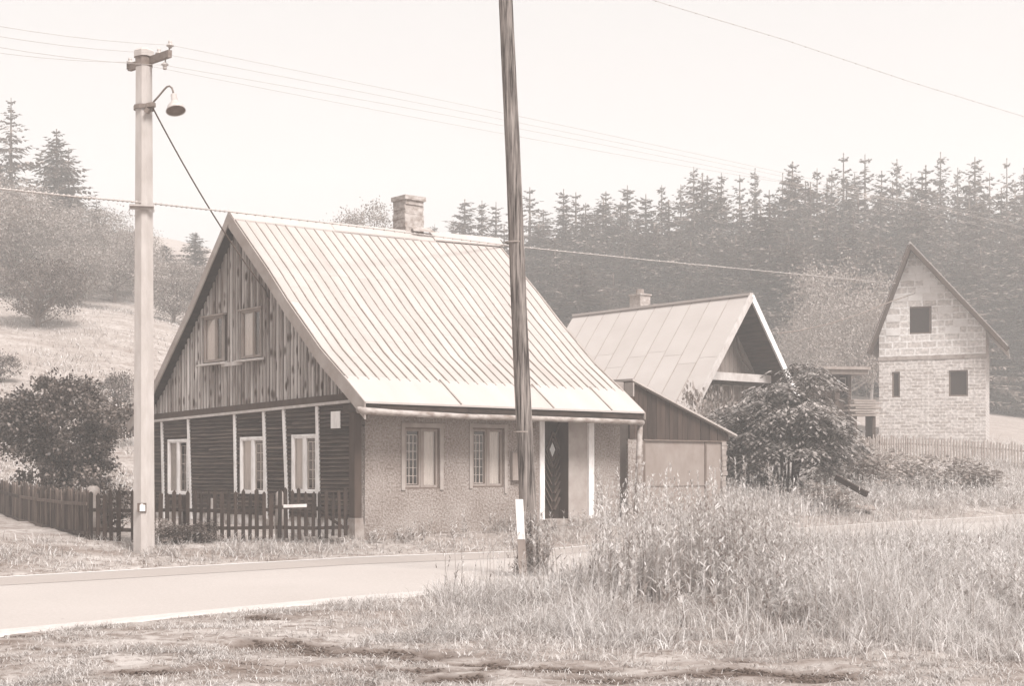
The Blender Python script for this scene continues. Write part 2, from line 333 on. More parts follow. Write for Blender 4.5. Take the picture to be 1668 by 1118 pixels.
def ground_mat():
    m = bpy.data.materials.new('ground_turf'); m.use_nodes = True; t = m.node_tree; N = t.nodes; L = t.links; b = N['Principled BSDF']
    b.inputs['Roughness'].default_value = 1; b.inputs['Specular IOR Level'].default_value = .1
    tc = N.new('ShaderNodeTexCoord')
    def noise(s, d, r=.6, sc3=None):
        n = N.new('ShaderNodeTexNoise'); n.inputs['Scale'].default_value = s; n.inputs['Detail'].default_value = d; n.inputs['Roughness'].default_value = r
        if sc3:
            mp = N.new('ShaderNodeMapping'); mp.inputs['Scale'].default_value = sc3; L.new(tc.outputs['Object'], mp.inputs[0]); L.new(mp.outputs[0], n.inputs['Vector'])
        else: L.new(tc.outputs['Object'], n.inputs['Vector'])
        return n
    n1 = noise(1, 12, .72, (.55, 1.6, 1)); n2 = noise(7, 8, .7); n3 = noise(.05, 6, .65)
    def mr(src, lo, hi):
        r = N.new('ShaderNodeMapRange'); r.inputs[1].default_value = lo; r.inputs[2].default_value = hi; L.new(src, r.inputs[0]); return r.outputs[0]
    def mixc(f, a, bb):
        x = N.new('ShaderNodeMix'); x.data_type = 'RGBA'
        L.new(f, x.inputs[0])
        for k, c in ((6, a), (7, bb)):
            if isinstance(c, float): x.inputs[k].default_value = tone(c)
            else: L.new(c, x.inputs[k])
        return x.outputs[2]
    c1 = mixc(mr(n1.outputs[0], .36, .62), .17, .42)
    c2 = mixc(mr(n2.outputs[0], .34, .52), .12, c1)
    c3 = mixc(mr(n3.outputs[0], .45, .75), c2, .27)
    sm = N.new('ShaderNodeAttribute'); sm.attribute_name = 'soil'
    sm2 = N.new('ShaderNodeMath'); sm2.operation = 'MULTIPLY'; L.new(sm.outputs['Fac'], sm2.inputs[0]); L.new(mr(n2.outputs[0], .36, .5), sm2.inputs[1])
    c4 = mixc(sm2.outputs[0], c3, .07)
    L.new(c4, b.inputs['Base Color'])
    bp = N.new('ShaderNodeBump'); bp.inputs['Strength'].default_value = .9; bp.inputs['Distance'].default_value = .05; L.new(n2.outputs[0], bp.inputs['Height']); L.new(bp.outputs[0], b.inputs['Normal'])
    return m
g = np_mesh('ground', V, Fq, np.zeros(len(Fq)), ground_mat(), smooth=True)
sa = g.data.attributes.new('soil', 'FLOAT', 'POINT'); sa.data.foreach_set('value', SM.ravel().astype(np.float32))
tag(g, kind='structure', label='meadow ground rising to the forest')

def ribbon(name, xs, ylo, yhi, dz, m, n=3, jitter=0., kind='structure', label=None, drop=False):
    xs = np.asarray(xs); a = ylo(xs); b = yhi(xs)
    if jitter: a = a + vnoise(xs, xs * 0, .5, 21) * jitter + vnoise(xs, xs * 0, .12, 22) * jitter * .5
    rows = [a + (b - a) * i / n for i in range(n + 1)]
    z = np.interp(xs, XR, ZR) + dz; zs = [z] * (n + 1)
    if drop: rows = [a - .12] + rows; zs = [z - .10] + zs; n += 1
    V = np.stack([np.stack([xs, r, zz], -1) for r, zz in zip(rows, zs)]).reshape(-1, 3); k = len(xs)
    id_ = np.arange(k * (n + 1)).reshape(n + 1, k)
    Fq = np.stack([id_[:-1, :-1], id_[:-1, 1:], id_[1:, 1:], id_[1:, :-1]], -1).reshape(-1, 4)
    o = np_mesh(name, V, Fq, np.zeros(len(Fq)), m, smooth=False)
    tag(o, kind=kind, label=label); return o
xs = np.concatenate([np.linspace(-150, -12, 120), np.linspace(-11.95, 30, 600), np.linspace(30.5, 190, 60)])
yfar = lambda x: np.interp(x, XF, YF); ynear = lambda x: np.interp(x, XN, YN)
ribbon('road', xs, lambda x: ynear(x) + .02, yfar, 0, M['asphalt'], label='pale asphalt village road')
ribbon('road_strip', xs, lambda x: yfar(x) - 2.05 + .12 * np.sin(x * .3), lambda x: yfar(x) - .02, .004, M['asphalt2'], label='darker resurfaced strip along the far side of the road')
ribbon('road_line', xs, lambda x: yfar(x) - .26, lambda x: yfar(x) - .12, .008, M['line'], label='white line along the far edge of the road')
ribbon('road_shoulder', xs, lambda x: ynear(x) - .15, lambda x: ynear(x) + .45, .008, M['shoulder'], jitter=.3, drop=True, label='pale gravel along the near edge of the road')

# ------------------------------------------------------------------ main house
A = R(38); Cc = Vector((-60 / F * 26, 26, .45))
U = Vector((math.cos(A), math.sin(A), 0)); W = Vector((-math.sin(A), math.cos(A), 0))
def ray_plane(px, py, P0, n):
    E = Vector((0, 0, EZ)); d = Vector(((px - CX) / F, 1, (HY - py) / F)); t = n.dot(P0 - E) / n.dot(d); return E + d * t
def fr(px, py, y=0., O=None):      # on the plane of the front wall -> local (x, z)
    O = O or Cc; p = ray_plane(px, py, O + W * y, W) - O; return p.dot(U), p.z
def ga(px, py, x=0., O=None):      # on the plane of the gable wall -> local (y, z)
    O = O or Cc; p = ray_plane(px, py, O + U * x, U) - O; return p.dot(W), p.z
MF = lambda a, d, z: (a, -d, z)            # front wall map (along, outwards, up)
MG = lambda a, d, z: (-d, a, z)            # gable wall map

def holed_wall(mb, Mp, a0, a1, z0, z1, holes, th, d=0., r=None, m=0):
    As = sorted({a0, a1, *[h[0] for h in holes], *[h[1] for h in holes]}); Zs = sorted({z0, z1, *[h[2] for h in holes], *[h[3] for h in holes]})
    def solid(i, j):
        if i < 0 or j < 0 or i >= len(As) - 1 or j >= len(Zs) - 1: return False
        ca = (As[i] + As[i + 1]) / 2; cz = (Zs[j] + Zs[j + 1]) / 2
        return not any(h[0] < ca < h[1] and h[2] < cz < h[3] for h in holes)
    for i in range(len(As) - 1):
        for j in range(len(Zs) - 1):
            if not solid(i, j): continue
            x0, x1, y0, y1 = As[i], As[i + 1], Zs[j], Zs[j + 1]
            q = lambda *ps: mb.add([Mp(*p) for p in ps], [(0, 1, 2, 3)], r, m)
            q((x0, d, y0), (x1, d, y0), (x1, d, y1), (x0, d, y1)); q((x0, d - th, y0), (x0, d - th, y1), (x1, d - th, y1), (x1, d - th, y0))
            if not solid(i - 1, j): q((x0, d, y0), (x0, d, y1), (x0, d - th, y1), (x0, d - th, y0))
            if not solid(i + 1, j): q((x1, d, y0), (x1, d - th, y0), (x1, d - th, y1), (x1, d, y1))
            if not solid(i, j - 1): q((x0, d, y0), (x0, d - th, y0), (x1, d - th, y0), (x1, d, y0))
            if not solid(i, j + 1): q((x0, d, y1), (x1, d, y1), (x1, d - th, y1), (x0, d - th, y1))

HL = 6.95; HW = 8.05      # house length along the front, width along the gable
house = empty('cottage', Cc, A)
tag(house, 'old cottage with standing seam metal roof, board gable and pebble dashed front beside the road', 'house')
# roof profile: ridge and verge points measured in the plane of the verge
xv = -.28
pr = [ga(px, py, xv) for px, py in [(374, 347), (437, 440), (469, 491), (523, 569), (560, 612), (596, 656)]]   # ridge -> front eave
ridge = pr[0]; prof_eave_y = pr[-1][0]
pl_ = [(ridge[0] + (HW + .25 - ridge[0]) * k, ridge[1] + (2.25 - ridge[1]) * k2) for k, k2 in ((.34, .40), (.72, .80), (.88, .93), (1, 1))]
def rise(x): return .019 * (x + .28)     # the ridge climbs a little to the right
XR1 = (fr(1041, 672, prof_eave_y)[0] + fr(815, 395, pr[0][0])[0]) / 2; 
def zline(y):   # roof surface height over local y at the gable
    pts = sorted([p for p in pr] + pl_); return float(np.interp(y, [p[0] for p in pts], [p[1] for p in pts]))
def roof_pt(x, y):
    z = zline(y); k = max(0, min(1, (z - pr[-1][1]) / (ridge[1] - pr[-1][1])))
    sag = -.035 * math.sin(math.pi * (x + .28) / (XR1 + .28)) * k
    return (x, y, z + rise(x) * k + sag)
# front slope
prof = []
for i in range(len(pr) - 1):
    for k in range(4):
        f = k / 4; prof.append(pr[i][0] * (1 - f) + pr[i + 1][0] * f)
prof.append(pr[-1][0])
ybreak = ga(565, 616, xv)[0]
seams = np.linspace(xv + .02, XR1 - .02, 31)
mb = MB(); TH = .035
def sheet(mb, x0, x1, ys, off=0., r=None, m=0, th=TH):
    top = []; 
    for y in ys:
        for x in (x0, x1):
            p = roof_pt(x, y); top.append((p[0], p[1], p[2] + off))
    n = len(ys); bot = [(a, b, c - th) for a, b, c in top]; vs = top + bot; o = 2 * n; fs = []
    for i in range(n - 1):
        a = 2 * i; fs += [(a, a + 1, a + 3, a + 2), (o + a, o + a + 2, o + a + 3, o + a + 1), (a, a + 2, o + a + 2, o + a), (a + 1, o + a + 1, o + a + 3, a + 3)]
    fs += [(0, o, o + 1, 1), (2 * n - 2, 2 * n - 1, o + 2 * n - 1, o + 2 * n - 2)]
    mb.add(vs, fs, r, m)
ymain = [y for y in prof if y > ybreak + .02] + [ybreak]
for i in range(30):
    # each pan is laid in two or three lengths that overlap by a few millimetres
    cuts = [0, *sorted(rng.sample(range(3, len(ymain) - 3), 2)), len(ymain) - 1]
    for c in range(3):
        ys = ymain[cuts[c]:cuts[c + 1] + 1]
        if len(ys) > 1: sheet(mb, seams[i], seams[i + 1], ys, off=.002 + (2 - c) * .005 + rng.random() * .002, r=rng.random())
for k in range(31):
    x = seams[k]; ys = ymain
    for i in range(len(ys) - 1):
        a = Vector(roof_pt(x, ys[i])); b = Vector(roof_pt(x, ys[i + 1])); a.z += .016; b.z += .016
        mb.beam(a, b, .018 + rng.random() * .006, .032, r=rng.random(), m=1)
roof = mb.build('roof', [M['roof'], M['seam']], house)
mb = MB()
yl = [ybreak + .06] + [y for y in prof if y < ybreak]
lows = [xv - .02, 1.95, 4.35, 6.0, XR1 + .02]
lowseam = []
for i in range(4): sheet(mb, lows[i], lows[i + 1], yl, off=.021 + i * .001, r=rng.random())
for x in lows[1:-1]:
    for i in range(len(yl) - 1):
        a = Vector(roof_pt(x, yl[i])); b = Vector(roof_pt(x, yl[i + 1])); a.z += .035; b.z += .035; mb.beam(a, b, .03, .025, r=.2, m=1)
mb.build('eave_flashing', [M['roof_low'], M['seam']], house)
# rear slope
mb = MB(); yr = [ridge[0]] + [p[0] for p in pl_]
for i in range(15):
    x0 = xv + (XR1 - xv) * i / 15; x1 = xv + (XR1 - xv) * (i + 1) / 15
    sheet(mb, x0, x1 - .002, yr, off=0, r=rng.random()); 
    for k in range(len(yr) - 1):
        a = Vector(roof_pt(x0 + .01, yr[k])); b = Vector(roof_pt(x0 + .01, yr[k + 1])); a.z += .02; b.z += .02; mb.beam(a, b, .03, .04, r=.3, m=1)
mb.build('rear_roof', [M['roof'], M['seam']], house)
# ridge cap, in overlapping lengths
mb = MB(); xc = [xv - .02, 2.2, 4.45, 4.95, 6.2, XR1 + .05]
for i in range(5):
    lift = .03 + (.04 if i >= 3 else .012 * (i % 2))
    for sgn, yy in ((-1, ridge[0] - .2), (1, ridge[0] + .18)):
        p = [roof_pt(xc[i], ridge[0]), roof_pt(xc[i + 1] + .03, ridge[0]), roof_pt(xc[i + 1] + .03, yy), roof_pt(xc[i], yy)]
        up = [(a, b, c + lift + (0.03 if k < 2 else .015)) for k, (a, b, c) in enumerate(p)]; dn = [(a, b, c - .03) for a, b, c in up]
        mb.add(up + dn, [(0, 1, 2, 3), (7, 6, 5, 4), (0, 4, 5, 1), (1, 5, 6, 2), (2, 6, 7, 3), (3, 7, 4, 0)], rng.random(), 0)
mb.build('ridge_cap', [M['roof_low']], house)
# barge boards, gable side (two: front half and rear half) and the far verge
def barge(mb, x0, x1, ys, drop, r=.5):
    vs = []
    for y in ys:
        z = roof_pt(x0, y)[2]
        for x in (x0, x1):
            for zz in (z + .012, z - drop): vs.append((x, y, zz))
    fs = []
    for i in range(len(ys) - 1):
        a = 4 * i; b = a + 4
        fs += [(a, b, b + 1, a + 1), (a + 2, a + 3, b + 3, b + 2), (a, a + 2, b + 2, b), (a + 1, b + 1, b + 3, a + 3)]
    fs += [(0, 1, 3, 2), (4 * len(ys) - 4, 4 * len(ys) - 2, 4 * len(ys) - 1, 4 * len(ys) - 3)]
    mb.add(vs, fs, r)
mb = MB(); barge(mb, xv - .03, xv - .003, prof, .30); mb.build('barge_board', M['barge'], house)
mb = MB(); barge(mb, xv - .03, xv - .003, yr, .22); mb.build('barge_board', M['barge'], house)
mb = MB(); barge(mb, XR1 + .024, XR1 + .05, prof, .14); mb.build('barge_board', M['barge'], house)
mb = MB(); barge(mb, XR1 + .003, XR1 + .03, yr, .14); mb.build('barge_board', M['barge'], house)
# gable soffit between barge and wall
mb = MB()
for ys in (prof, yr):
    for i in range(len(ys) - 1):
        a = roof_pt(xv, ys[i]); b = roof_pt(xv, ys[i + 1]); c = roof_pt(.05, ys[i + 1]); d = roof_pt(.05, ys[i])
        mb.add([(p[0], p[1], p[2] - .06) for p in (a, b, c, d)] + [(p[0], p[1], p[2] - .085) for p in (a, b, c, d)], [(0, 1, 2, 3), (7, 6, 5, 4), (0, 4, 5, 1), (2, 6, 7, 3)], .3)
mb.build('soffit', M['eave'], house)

# gable: trim line heights
zt0 = ga(569, 652, 0)[1]; yt1, zt1 = ga(250, 685, 0); 
def ztrim(y): return zt0 + (zt1 - zt0) * y / yt1
# upper boards
mb = MB(); y = .02
wins_up = []
for (x0, x1, y0, y1) in [(335, 366, 516, 590), (396, 428, 505, 583)]:
    a1 = ga(x0, (y0 + y1) / 2)[0]; a0 = ga(x1, (y0 + y1) / 2)[0]; z1 = (ga(x0, y0)[1] + ga(x1, y0)[1]) / 2; z0 = (ga(x0, y1)[1] + ga(x1, y1)[1]) / 2
    wins_up.append((a0, a1, z0, z1))
while y < HW - .03:
    wd = .10 + rng.random() * .035; y1 = min(y + wd, HW - .02); gap = .032 + rng.random() * .016
    a, b = y, y1 - gap; dep = .022 + rng.random() * .022; r = rng.random()
    lowz = ztrim((a + b) / 2) + .10
    segs = [(lowz, None)]
    for h in wins_up:
        if b > h[0] - .02 and a < h[1] + .02:
            segs = [(lowz, h[2] - .07), (h[3] + .04, None)]
    for (s0, s1) in segs:
        if s1 is None and s0 == lowz and rng.random() < .5 and zline(a) > 3.2:      # a board in two lengths
            pass
        za = zline(a) - .10 if s1 is None else s1; zb = zline(b) - .10 if s1 is None else s1
        if min(za, zb) < s0 + .05: continue
        n = 3; r_ = r if rng.random() < .8 else rng.random()
        vs = []
        # waney round-faced board: slightly bowed cross section
        for (yy, dd) in ((a, 0.), (a + .012, dep * .8), ((a + b) / 2, dep), (b - .012, dep * .8), (b, 0.)):
            f = (yy - a) / (b - a); vs.append((-dd, yy, s0)); vs.append((-dd, yy, za + (zb - za) * f))
        mb.add(vs, [(0, 1, 3, 2), (2, 3, 5, 4), (4, 5, 7, 6), (6, 7, 9, 8), (0, 2, 4, 6, 8), (1, 9, 7, 5, 3)], r_)
    y = y1
mb.build('gable_boards', M['logs'], house)
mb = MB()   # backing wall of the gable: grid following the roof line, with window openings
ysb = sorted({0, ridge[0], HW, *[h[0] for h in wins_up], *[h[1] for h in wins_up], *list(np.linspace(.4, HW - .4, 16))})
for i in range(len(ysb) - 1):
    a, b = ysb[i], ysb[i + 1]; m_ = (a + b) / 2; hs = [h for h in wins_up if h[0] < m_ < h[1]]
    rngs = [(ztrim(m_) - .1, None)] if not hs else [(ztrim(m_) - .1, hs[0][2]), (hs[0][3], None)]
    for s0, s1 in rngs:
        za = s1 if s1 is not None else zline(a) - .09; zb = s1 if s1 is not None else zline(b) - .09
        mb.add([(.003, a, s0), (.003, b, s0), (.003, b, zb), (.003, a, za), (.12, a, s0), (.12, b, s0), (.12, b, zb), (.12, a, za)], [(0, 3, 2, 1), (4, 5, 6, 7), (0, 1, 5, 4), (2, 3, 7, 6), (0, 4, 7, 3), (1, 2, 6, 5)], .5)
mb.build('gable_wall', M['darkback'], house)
# belt trim
mb = MB(); mb.add([(d, yy, ztrim(yy) + dz) for yy in (0.03, HW) for d, dz in ((-.05, -.0), (-.05, .13), (0, .13), (0, -.0))], [(0, 1, 5, 4), (1, 2, 6, 5), (0, 4, 7, 3), (0, 3, 2, 1), (4, 5, 6, 7)], .5)
mb.build('belt_board', M['corner'], house)
mb = MB(); mb.add([(d, yy, ztrim(yy) + dz) for yy in (0.06, HW) for d, dz in ((-.10, -.055), (-.10, -.003), (0, .0), (0, -.055))], [(0, 1, 5, 4), (1, 2, 6, 5), (0, 4, 7, 3), (0, 3, 2, 1), (4, 5, 6, 7)], .5)
mb.build('drip_ledge', M['offwhite'], house)

# ground floor gable windows and siding
wins_lo = []
for (x0, x1, y0, y1) in [(276, 309, 716, 806), (394, 434.5, 712, 805), (478, 519.5, 708, 804)]:
    a1 = ga(x0, 760)[0]; a0 = ga(x1, 760)[0]; z1 = (ga(x0, y0)[1] + ga(x1, y0)[1]) / 2; z0 = (ga(x0, y1)[1] + ga(x1, y1)[1]) / 2
    wins_lo.append((a0, a1, z0, z1))
zsid = ga(575, 846)[1]
mb = MB(); z = zsid; bh = .078
while z < zt0 + .1:
    z1 = z + bh * (.92 + .16 * rng.random())
    spans = [(0.1, HW)]
    for h in sorted(wins_lo):
        if z1 > h[2] + .01 and z < h[3] - .01:
            new = []
            for s in spans:
                if h[0] > s[0] and h[1] < s[1]: new += [(s[0], h[0]), (h[1], s[1])]
                else: new.append(s)
            spans = new
    for s in spans:
        p = s[0]
        while p < s[1] - .01:
            q = min(s[1], p + 1.2 + rng.random() * 2)
            if s[1] - q < .3: q = s[1]
            n = max(1, int((q - p) / .5)); sag = rng.random() * .008
            vs = []
            for k in range(n + 1):
                yy = p + (q - p - .004) * k / n; tz = ztrim(yy); wob = sag * math.sin(k * 1.9)
                zz1 = min(z1 - .015, tz - .02); zz0 = min(z, tz - .03)
                vs += [(-.055, yy, zz0 + wob), (-.012, yy, zz1 + wob), (-.0, yy, zz1 + wob), (-.0, yy, zz0 + wob)]
            fs = []
            for k in range(n): 
                a = 4 * k; b = a + 4
                fs += [(a, a + 1, b + 1, b), (a, b, b + 3, a + 3)]
            fs += [(0, 3, 2, 1), (4 * n, 4 * n + 1, 4 * n + 2, 4 * n + 3)]
            mb.add(vs, fs, rng.random()); p = q
    z = z1
mb.build('siding', M['darkwood'], house)
mb = MB(); holed_wall(mb, MG, 0.0, HW, zsid - .1, zt1 + .0, wins_lo, .2, d=-.002, r=.5); mb.build('gable_wall', M['darkback'], house)  # dark-coloured backing, seen in the siding gaps in place of the lap shadow
mb = MB(); mb.box(-.06, .10, -.035, .13, zsid + .02, zt0 + .02, r=.5); mb.build('corner_post', M['corner'], house)
mb = MB()
mb.box(-.03, .2, .12, HW, -.8, zsid - .004, r=.4); mb.build('plinth', M['limewash'], house)
mb = MB()
mb.add([(-.1, -.1, -.7), (.16, -.11, -.7), (.14, .2, -.7), (-.12, .18, -.7), (-.07, -.06, zsid + .018), (.11, -.07, zsid + .018), (.1, .14, zsid + .018), (-.08, .13, zsid + .018)],
       [(0, 1, 5, 4), (1, 2, 6, 5), (2, 3, 7, 6), (3, 0, 4, 7), (4, 5, 6, 7)], .7)
mb.build('corner_stone', M['stone'], house)
for (xt, yt, xb, yb) in [(267, 689, 270, 845), (310, 686, 314.5, 846), (385.5, 679, 388, 846), (433, 673, 437.5, 846), (465.5, 671, 472, 846), (520, 665, 523, 846)]:
    a0, z0 = ga(xb, yb); a1, z1 = ga(xt, yt); mb = MB(); wd = .043
    z1 = ztrim(a1) - .06
    mb.add([(-.065, a0 - wd, z0), (-.065, a0 + wd, z0), (-.065, a1 + wd, z1), (-.065, a1 - wd, z1), (-.03, a0 - wd, z0), (-.03, a0 + wd, z0), (-.03, a1 + wd, z1), (-.03, a1 - wd, z1)],
           [(0, 1, 2, 3), (0, 4, 5, 1), (1, 5, 6, 2), (2, 6, 7, 3), (3, 7, 4, 0)], rng.random())
    mb.build('batten', M['white'], house)

def window(parent, Mp, h, mframe, fw=.05, sash=.045, split=.5, rev=False, lattice='right', depth=.02, curtain='left', sill=None, mull=.05, msash=None, lat=(2, 5), latm=None, dcur=.018):
    a0, a1, z0, z1 = h; D = depth
    mb = MB(); b = lambda mb_, *k, r=None, m=0: mb_.box(*k, r=r, m=m, M=Mp)
    b(mb, a0, a0 + fw, -.10, D, z0, z1); b(mb, a1 - fw, a1, -.10, D, z0, z1); b(mb, a0 + fw, a1 - fw, -.10, D, z1 - fw, z1); b(mb, a0 + fw, a1 - fw, -.10, D, z0, z0 + fw)
    f = mb.build('window', mframe, parent)
    am = a0 + (a1 - a0) * split; mb = MB(); s = sash
    cells = [(a0 + fw, am - mull / 2), (am + mull / 2, a1 - fw)]
    b(mb, am - mull / 2, am + mull / 2, D - .06, D - .004, z0 + fw, z1 - fw)
    for (c0, c1) in cells:
        b(mb, c0, c0 + s, D - .055, D - .012, z0 + fw, z1 - fw); b(mb, c1 - s, c1, D - .055, D - .012, z0 + fw, z1 - fw)
        b(mb, c0 + s, c1 - s, D - .055, D - .012, z1 - fw - s, z1 - fw); b(mb, c0 + s, c1 - s, D - .055, D - .012, z0 + fw, z0 + fw + s)
    mb.build('sash', msash or mframe, f)
    mb = MB()
    for (c0, c1) in cells: b(mb, c0 + s, c1 - s, D - .04, D - .035, z0 + fw + s, z1 - fw - s, r=.5)
    mb.build('pane', M['glass'], f)
    ci = {'left': 1, 'right': 0}       # on the gable the coordinate grows to the left of the picture
    if rev: ci = {'left': 0, 'right': 1}
    if curtain:
        mb = MB(); c0, c1 = cells[ci[curtain]]; n = 10; vs = []
        for k in range(n + 1):
            aa = c0 + (c1 - c0) * k / n; dd = D - .042 - dcur - .012 * (k % 2)
            vs += [Mp(aa, dd, z0 + fw), Mp(aa, dd, z1 - fw)]
        mb.add(vs, [(2 * k, 2 * k + 1, 2 * k + 3, 2 * k + 2) for k in range(n)], .5); mb.build('curtain', M['curtain'], f)
    if lattice:
        mb = MB(); c0, c1 = cells[ci[lattice]]; c0 += s; c1 -= s; nc, nr_ = lat; zz0 = z0 + fw + s + .02; zz1 = z1 - fw - s - .07 
        for i in range(nc + 1):
            aa = c0 + (c1 - c0) * i / nc; b(mb, aa - .006, aa + .006, D - .075, D - .06, zz0, zz1, r=.8)
        for j in range(nr_ + 1):
            q = zz0 + (zz1 - zz0) * j / nr_; b(mb, c0, c1, D - .077, D - .058, q - .005, q + .005, r=.8)
        mb.build('glazing_bars', latm or M['white'], f)
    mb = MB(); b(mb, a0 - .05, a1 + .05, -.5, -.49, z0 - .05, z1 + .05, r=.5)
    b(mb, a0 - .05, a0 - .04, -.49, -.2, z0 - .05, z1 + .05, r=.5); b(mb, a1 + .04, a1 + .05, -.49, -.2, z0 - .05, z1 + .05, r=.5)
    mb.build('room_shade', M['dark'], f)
    if sill:
        mb = MB(); lo, ov, th, mm = sill
        vs = [Mp(aa, dd, zz) for aa in (a0 - ov, a1 + ov) for dd, zz in ((-.02, z0 - .005), (lo, z0 - .045), (lo, z0 - .045 - th), (-.02, z0 - .04 - th))]
        mb.add(vs, [(0, 1, 5, 4), (1, 2, 6, 5), (2, 3, 7, 6), (0, 3, 2, 1), (4, 5, 6, 7)], .6); mb.build('sill', mm, f)
    return f
for h in wins_lo: window(house, MG, h, M['white'], fw=.045, sash=.032, mull=.06, depth=.05)
for k, h in enumerate(wins_up):
    f = window(house, MG, h, M['greywood'], fw=.03, sash=.022, mull=.035, depth=.05, split=.38, lattice=None, sill=(.17, .10, .03, M['offwhite']))
    mb = MB(); mb.box(h[0] - .07, h[1] + .07, -.01, .09, h[3] + .002, h[3] + .035, r=.5, M=MG); mb.build('head_board', M['greywood'], f)
ay0, az0 = ga(366, 598); ay1, az1 = ga(396, 590)
mb = MB(); mb.box(ay1 - .05, ay0 + .05, .035, .06, az0 - .0, az0 + .08, r=.9, M=MG); mb.build('shelf_board', M['offwhite'], house)
n0, nz1 = ga(543, 671); n1, nz0 = ga(558, 698)
mb = MB(); mb.box(n1, n0, .045, .06, nz0, nz1, r=.9, M=MG); mb.build('notice_board', M['white'], house)
# vent plates on the plinth glimpsed through the fence
for (x0, x1, y0, y1) in [(346, 352, 812, 846), (488, 505, 848, 873)]:
    p1, q1 = ga(x0, y0); p0, q0 = ga(x1, y1); mb = MB(); mb.box(p0, p1, .05, .07, q0, q1, r=.9, M=MG); mb.build('plate', M['offwhite'], house)

# front wall
fw_ = []
for (x0, x1, y0, y1) in [(659, 716, 697, 797), (769, 821, 697.5, 794.5)]:
    a0 = fr(x0, 745)[0]; a1 = fr(x1, 745)[0]; z1 = (fr(x0, y0)[1] + fr(x1, y0)[1]) / 2; z0 = (fr(x0, y1)[1] + fr(x1, y1)[1]) / 2
    fw_.append((a0, a1, z0, z1))
ze = fr(590, 668)[1] - .02
d0 = fr(884, 765)[0]; d1 = fr(929, 765)[0]; dz1 = fr(905, 681)[1] ; dz0 = fr(905, 846)[1]; p1 = fr(960, 765)[0]
mb = MB(); holed_wall(mb, MF, .1, HL, .0, ze, fw_ + [(d0, p1, dz0, ze - .02)], .3, r=.5); mb.build('front_wall', M['stucco'], house)
mb = MB(); holed_wall(mb, MF, .1, HL, -.8, -.004, [], .34, d=.03, r=.5); mb.build('wall_base', M['base'], house)
# far end wall and rear wall
mb = MB()
mb.add([(HL + .002, y, -.8) for y in (0, HW)] + [(HL + .002, HW, zline(HW) - .1), (HL + .002, ridge[0], ridge[1] + .06), (HL + .002, 0, zline(0) - .1)], [(0, 1, 2, 3, 4)], .5)
mb.build('end_wall', M['plaster'], house)
mb = MB(); mb.box(.0, HL, HW - .2, HW, -.8, zline(HW) - .1, r=.5); mb.build('rear_wall', M['plaster'], house)
for k, h in enumerate(fw_):
    f = window(house, MF, h, M['brownwood'], fw=.03, sash=.042, mull=.045, depth=-.015, rev=True, lattice='left', curtain='right', msash=M['greywood'], lat=(3, 6), dcur=.02)
    mb = MB(); s = .085 if k == 0 else .075
    for q in ((h[0] - s, h[0], h[2] - .02, h[3] + s), (h[1], h[1] + s, h[2] - .02 - .1 * k, h[3] + s), (h[0], h[1], h[3], h[3] + s)):
        mb.box(q[0], q[1], .0, .022, q[2], q[3], r=.5, M=MF)
    mb.build('plaster_surround', M['plaster'], f)
# doorway
for (x0, x1, yb, mm) in [(878, 885.5, 848, 'white'), (957.5, 966, 850, 'white')]:
    a0 = fr(x0, 765)[0]; a1 = fr(x1, 765)[0]; mb = MB(); mb.box(a0, a1, -.08, .035, fr(900, yb)[1], ze - .03, r=.6, M=MF); mb.build('door_post', M[mm], house)
mb = MB(); mb.box(d0 - .05, d1 + .04, -.34, -.30, dz0 - .02, ze - .02, r=.5, M=MF); 
dr = mb.build('door', M['door'], house)
mb = MB(); mb.box(d1 - .04, d1 - .032, -.3, -.02, dz0 - .01, ze - .03, r=.5, M=MF); mb.build('door_jamb', M['corner'], house)
# herringbone laths round a diamond light
mb = MB(); ccx, ccz = fr(899, 733, .3); wdd = d1 - d0
def clip_lath(x0, z0, x1, z1):
    mb.beam((x0, .27, z0), (x1, .27, z1), .022, .045, m=0, up=(0, 1, 0))
for k in range(-2, 16):
    zc = dz0 - .5 + k * .17
    # right half laths climb to the right, left half climb to the left
    xr0, xr1 = ccx + .04, d1 - .01; L_ = xr1 - xr0; s_ = 1.55
    za, zb = zc, zc + L_ * s_
    if za > dz0 + .02 and zb < dz1 and not (ccz - .3 < za < ccz + .16): clip_lath(xr0, za, xr1, zb)
    xl0, xl1 = ccx - .04, d0 + .01; L2 = xl0 - xl1
    if zc > dz0 + .02 and zc + L2 * s_ < dz1 and not (ccz - .3 < zc < ccz + .16): clip_lath(xl0, zc, xl1, zc + L2 * s_)
for s_ in (.17, .27):
    P = [(ccx, ccz + s_ * 1.35), (ccx + s_ * .7, ccz), (ccx, ccz - s_ * 1.35), (ccx - s_ * .7, ccz)]
    for i in range(4):
        a, b = P[i], P[(i + 1) % 4]
        if min(a[0], b[0]) < d0: continue
        mb.beam((a[0], .268, a[1]), (b[0], .268, b[1]), .022, .03, up=(0, 1, 0))
mb.build('door_laths', M['doorlath'], dr)
mb = MB(); mb.add([(ccx, .285, ccz + .15), (ccx + .08, .285, ccz), (ccx, .285, ccz - .15), (ccx - .08, .285, ccz)], [(0, 1, 2, 3)], .5); mb.build('diamond_light', M['curtain'], dr)
mb = MB(); mb.box(d1 - .03, p1, -.12, -.02, dz0 - .02, ze - .02, r=.5, M=MF); mb.build('porch_panel', M['plaster'], house)
mb = MB(); mb.box(d0 - .1, p1 + .12, -.3, .3, dz0 - .13, dz0 - .005, r=.4, M=MF); mb.box(d0 - .14, p1 + .2, -.0, .55, -.6, dz0 - .135, r=.6, M=MF); mb.build('door_step', M['stone'], house)
b0, bz1 = fr(834, 738, -.06); b1, bz0 = fr(843, 783, -.06)
mb = MB(); mb.box(b0, b1 + .1, .002, .08, bz0, bz1, r=.5, M=MF); mb.build('meter_box', M['greywood'], house)
